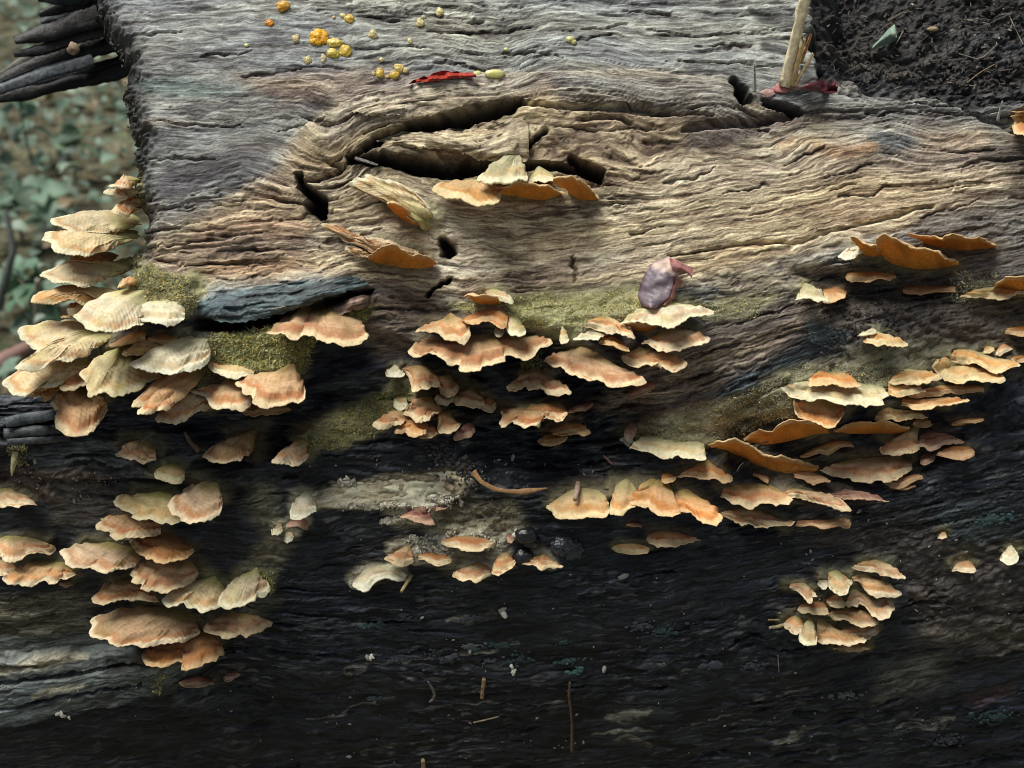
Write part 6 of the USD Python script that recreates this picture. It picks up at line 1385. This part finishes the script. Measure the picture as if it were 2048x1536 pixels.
# loose slabs and shells of wood standing off the log beside the cracks
def flake(lo, hi, frame, rise, mid, light, dark, seed, nu=110, nv=18, crust=None):
    A, B = resample(P(lo, frame), nu), resample(P(hi, frame), nu)
    rough = (noise2(np.arange(nu) / 3.0, np.zeros(nu), seed) - 0.5) * 7 + (noise2(np.arange(nu) / 1.1, np.zeros(nu), seed + 1) - 0.5) * 4
    B = B + np.stack([0.6 * rough, rough], 1); A = A + np.stack([0 * rough, 0.4 * rough[::-1]], 1)
    V, U = np.meshgrid(np.linspace(0, 1, nv), np.arange(nu), indexing='ij')
    X = A[U, 0] + (B[U, 0] - A[U, 0]) * V; Y = A[U, 1] + (B[U, 1] - A[U, 1]) * V
    T = grain_t(X, Y)
    g1, g2 = fbm2(X / 60, T / 6, 3, seed + 2), fbm2(X / 24, T / 3, 2, seed + 3)
    e = np.sin(np.pi * np.clip(U / (nu - 1), 0.02, 0.98)) ** 0.4
    smooth_z = log_depth(A[:, 0], A[:, 1])[None] * (1 - V) + log_depth(B[:, 0], B[:, 1] + 26)[None] * V
    z = np.minimum(smooth_z, log_depth(X, Y) + 0.004) - (rise[0] * (1 - V) + rise[1] * V + mid * np.sin(np.pi * V)) * e - 0.0016 * (g1 - 0.5) - 0.0008 * (g2 - 0.5)
    for _ in range(4):
        z[:, 1:-1] = 0.25 * z[:, :-2] + 0.5 * z[:, 1:-1] + 0.25 * z[:, 2:]
    z -= 0.0026 * (g1 - 0.5) + 0.0013 * (g2 - 0.5)
    D = rays(X, Y)
    top = CAM + D * (z / (D @ FWD))[..., None]; bot = top + D * 0.0022
    v, allf, src = shell(top, bot)
    k = np.clip(0.6 + 1.1 * (g1 - 0.5) + 1.2 * (g2 - 0.5), 0, 1.1)[..., None]
    c = (np.array(dark) + (np.array(light) - np.array(dark)) * k).reshape(-1, 3)
    st = (np.stack([X, T], -1).reshape(-1, 2) / 100.0)[src]
    c = c[src]
    if crust:
        return one('crust_fungus', crust, 'fungus', v, allf, cap_mat, c)
    put('wood_flake', v, allf, wood_mat, log, True, c, st, extra={'soft': np.zeros(len(v))})


flake('1035,1150 1250,1080 1500,1088 1640,1052 1800,1062 1900,1012 2060,985 2180,960 2280,1000', '1045,1165 1200,1185 1300,1205 1500,1225 1700,1235 1850,1300 2060,1330 2200,1335 2290,1300', 'K', (0.001, 0.006), 0.002, TANNED[0], TANNED[1], 1)
flake('384,610 440,580 560,568 680,550 728,556', '392,630 440,644 520,640 620,606 738,570', 'FULL', (-0.0005, 0.0045), 0.001, (0.085, 0.125, 0.135), (0.010, 0.015, 0.02), 2)
flake('600,640 660,612 720,590 738,592', '610,652 670,634 725,616 738,606', 'FULL', (0.001, 0.004), 0.002, (0.24, 0.17, 0.14), (0.08, 0.05, 0.045), 3, 50, 8)
flake('800,905 1000,850 1300,800 1500,770 1800,690 2050,640', '860,930 1050,945 1250,940 1450,955 1700,880 2040,790', 'K', (0.0, 0.003), 0.001, (0.60, 0.54, 0.41), (0.26, 0.19, 0.15), 4)
flake('622,990 660,972 720,962 800,950 880,938 950,930', '634,1016 690,1010 740,1020 790,1012 850,1017 900,1004 945,985', 'FULL', (-0.001, 0.0035), 0.0005, (0.62, 0.59, 0.44), (0.36, 0.32, 0.21), 5, 120, 16, 'pale cream crust sheet with scalloped lower edge below the middle cluster')
# planks splitting off the lower left of the log
PLANKS = [('10,845 60,834 120,828 175,826', 18, (0.075, 0.09, 0.10)), ('8,868 70,862 150,858', 15, (0.05, 0.06, 0.068)), ('14,884 80,880 140,876', 12, (0.05, 0.058, 0.064))]
for k_, (text_, w_, c_) in enumerate(PLANKS):
    q_ = resample(P(text_), 8)
    v_, f_ = tube(at(q_[:, 0], q_[:, 1], np.linspace(0.006, 0.001, 8)), [w_ * MM * 0.6, w_ * MM * 0.62, w_ * MM * 0.5], 8, 0.5, 30 + k_, 0.2)
    put('split_plank', v_, f_, char_mat, log, True, speckle(v_, c_, 0.5, 420, k_))

# ------------------------------------------------------------------ forest floor behind the end of the log
ground_mat = usdkit.material(stage, '/World/Looks/forest_floor', {
    'g': ('geometry', {}), 'n': ('noise_texture', {'scale': 14.0, 'detail': 8.0, 'roughness': 0.65}), 'n2': ('noise_texture', {'scale': 90.0, 'detail': 5.0, 'roughness': 0.6}),
    'r': ('rgb_ramp', {'ramp': [(0.30, (0.035, 0.032, 0.022)), (0.48, (0.12, 0.11, 0.07)), (0.62, (0.22, 0.21, 0.14)), (0.8, (0.14, 0.17, 0.11))]}),
    'r2': ('rgb_ramp', {'ramp': [(0.3, (0.4, 0.4, 0.4)), (0.7, (1.4, 1.4, 1.4))]}), 'm': ('mix', {'mix_type': 'multiply', 'fac': 1.0}),
    'b': ('bump', {'strength': 0.8, 'distance': 0.02}), 'p': ('principled_bsdf', {'roughness': 0.9, 'specular_ior_level': 0.15})},
    [('g.position', 'n.vector'), ('g.position', 'n2.vector'), ('n.fac', 'r.fac'), ('n2.fac', 'r2.fac'), ('r.color', 'm.color1'), ('r2.color', 'm.color2'), ('n2.fac', 'b.height'), ('m.color', 'p.base_color'), ('b.normal', 'p.normal')], surface='p.BSDF')
gxs = np.r_[-np.geomspace(60, 3, 14), np.linspace(-2.8, 1.6, 90), np.geomspace(2, 60, 14)]
gys = np.r_[-np.geomspace(60, 3, 12), np.linspace(-2.5, 4.5, 120), np.geomspace(5, 60, 14)]
GXg, GYg = np.meshgrid(gxs, gys)
gz = 0.05 * (fbm2(GXg * 1.7, GYg * 1.7, 4, 5) - 0.5) * np.clip(1.4 - np.hypot(GXg, GYg) / 40, 0, 1) - 0.02
gg = np.arange(GXg.size).reshape(GXg.shape)
gf = np.vstack([np.stack([gg[:-1, :-1].ravel(), gg[:-1, 1:].ravel(), gg[1:, 1:].ravel()], 1), np.stack([gg[:-1, :-1].ravel(), gg[1:, 1:].ravel(), gg[1:, :-1].ravel()], 1)])
tag(put('ground', np.stack([GXg, GYg, gz], -1).reshape(-1, 3), gf, ground_mat), 'brown and olive forest floor behind the log', 'ground', None, 'structure')

green_mat = vertex_paint('green_leaf_blade', 0.5, 60.0, 0.12, 0.1, 0.0005, 0.3, trans=0.3)
floor_z = lambda x, y: 0.05 * (fbm2(np.asarray(x) * 1.7, np.asarray(y) * 1.7, 4, 5) - 0.5) - 0.02


def leaf_blades(p, size, seed, up=0.6, droop=0.3, long=1.7):
    """Leaves as folded pointed ovals: p (n, 3) bases, size (n,)."""
    rg = np.random.default_rng(seed); n = len(p)
    yaw = rg.uniform(0, 2 * np.pi, n); el = rg.normal(up, 0.35, n)
    d = np.stack([np.cos(yaw) * np.cos(el), np.sin(yaw) * np.cos(el), np.sin(el)], 1)
    s = np.cross(d, [0, 0, 1.0]) + 1e-6; s /= np.linalg.norm(s, axis=1, keepdims=True)
    roll = rg.normal(0, 0.5, n)[:, None]; nn = np.cross(s, d)
    s = s * np.cos(roll) + nn * np.sin(roll); nn = np.cross(s, d)
    L = size[:, None]; W = L / long / 2
    rows = []
    for t, w, h in ((0.0, 0.05, 0.0), (0.25, 0.75, 0.10), (0.55, 1.0, 0.12), (0.82, 0.6, 0.0), (1.0, 0.02, -0.14)):
        c = p + d * L * t + np.array([0, 0, -1.0]) * L * droop * t**2 + nn * L * h * 0.3
        rows.append(np.stack([c - s * W * w + nn * W * w * 0.35, c, c + s * W * w + nn * W * w * 0.35], 1))
    v = np.stack(rows, 1).reshape(n, 15, 3)
    q = np.arange(15).reshape(5, 3); f = []
    for i in range(4):
        for j in range(2):
            f += [[q[i, j], q[i, j + 1], q[i + 1, j + 1]], [q[i, j], q[i + 1, j + 1], q[i + 1, j]]]
    f = np.array(f)
    return v.reshape(-1, 3), (f[None] + (np.arange(n) * 15)[:, None, None]).reshape(-1, 3)


def to_ground(px, py, z=0.0):
    d = rays(px, py)
    return CAM + d * ((z - CAM[2]) / d[..., 2])[..., None]


rg_ = np.random.default_rng(5)
n_ = 15000
x_, y_ = rg_.uniform(-2.4, -0.15, n_), rg_.uniform(-0.1, 3.4, n_)
h_ = rg_.random(n_) ** 2.0 * 0.10
den = fbm2(x_ * 4, y_ * 4, 3, 8)
ok_ = den > 0.30
x_, y_, h_ = x_[ok_], y_[ok_], h_[ok_]
v_, f_ = leaf_blades(np.stack([x_, y_, floor_z(x_, y_) + h_ + 0.004], 1), rg_.uniform(0.012, 0.038, len(x_)), 6, 0.35, 0.35, 1.5)
tone = rg_.random((len(x_), 1))
c_ = np.where(tone < 0.45, np.array([[0.15, 0.22, 0.17]]), np.where(tone < 0.80, np.array([[0.28, 0.36, 0.29]]), np.where(tone < 0.90, np.array([[0.22, 0.18, 0.11]]), np.array([[0.10, 0.12, 0.06]])))) * (0.6 + 0.8 * rg_.random((len(x_), 1)))
one('ground_cover', 'low blurred mix of small green plants and dead leaves on the forest floor', 'ground cover', v_, f_, green_mat, np.repeat(c_, 15, axis=0), None, 'stuff', smooth=True)

PLANTS = [(60, 265, 0.10, 11, (0.22, 0.32, 0.25), 'pale green leafy plant highest in the left background gap'), (150, 300, 0.07, 9, (0.14, 0.22, 0.14), 'green leafy plant beside the dark broken edge'), (40, 420, 0.07, 8, (0.10, 0.16, 0.11), 'dark green plant at mid height of the left background gap'),
          (110, 440, 0.07, 9, (0.15, 0.24, 0.17), 'green plant just left of the topmost left bracket'), (45, 560, 0.05, 9, (0.16, 0.27, 0.19), 'bluish green broad leaved plant left of the bracket stack'), (90, 615, 0.05, 8, (0.12, 0.22, 0.14), 'lowest deep green plant behind the left clump')]
for k_, (px_, py_, hh_, nl_, c_, lab_) in enumerate(PLANTS):
    g_ = to_ground(px_, py_ + 40)
    t_ = thing('ground_plant', lab_, 'plant', 'leafy plants in the left background', g_)
    rg2 = np.random.default_rng(200 + k_)
    top_ = g_ + np.array([rg2.normal(0, 0.01), rg2.normal(0, 0.01), hh_])
    v_, f_ = tube(np.stack([g_ - [0, 0, 0.03], 0.5 * (g_ + top_) + rg2.normal(0, 0.006, 3), top_]), [0.002, 0.0017, 0.001], 6, 1.0, k_)
    put('stem', v_, f_, green_mat, t_, True, speckle(v_, np.array(c_) * 0.7, 0.2, 100), loc=g_)
    for j_ in range(nl_):
        b_ = g_ + (top_ - g_) * (0.35 + 0.65 * (j_ + 0.5) / nl_)
        v_, f_ = leaf_blades(b_[None], np.array([rg2.uniform(0.03, 0.052)]), 900 + k_ * 40 + j_, 0.35, 0.4, 1.35)
        put('leaf', v_, f_, green_mat, t_, True, np.tile(np.array(c_) * rg2.uniform(0.75, 1.35), (15, 1)), loc=g_)
a_, b_ = to_ground(-40, 770, 0.015), to_ground(66, 690, 0.03)
v_, f_ = tube(np.stack([a_, 0.5 * (a_ + b_) + [0, 0, 0.006], b_]), [0.012, 0.011, 0.009], 9, 1.0, 3, 0.15)
one('fallen_twig', 'reddish brown fallen stick on the ground at the far left', 'twig', v_, f_, stick_mat, speckle(v_, (0.24, 0.15, 0.13), 0.35, 90))
a_, b_ = to_ground(72, 690, 0.0), to_ground(76, 560, 0.10)
v_, f_ = tube(np.stack([a_, 0.5 * (a_ + b_), b_]), [0.004, 0.004, 0.003], 7, 1.0, 4)
one('plant_stalk', 'pale upright stalk behind the low green plant at left', 'plant', v_, f_, stick_mat, speckle(v_, (0.26, 0.25, 0.20), 0.2, 90))
a_, b_ = to_ground(-10, 640, 0.0), to_ground(12, 420, 0.12)
v_, f_ = tube(np.stack([a_, 0.5 * (a_ + b_) + [0.02, 0, 0.02], b_]), [0.006, 0.005, 0.003], 7, 1.0, 5)
one('plant_stalk', 'dark curved stalk along the left frame edge', 'plant', v_, f_, stick_mat, speckle(v_, (0.10, 0.11, 0.10), 0.2, 90))
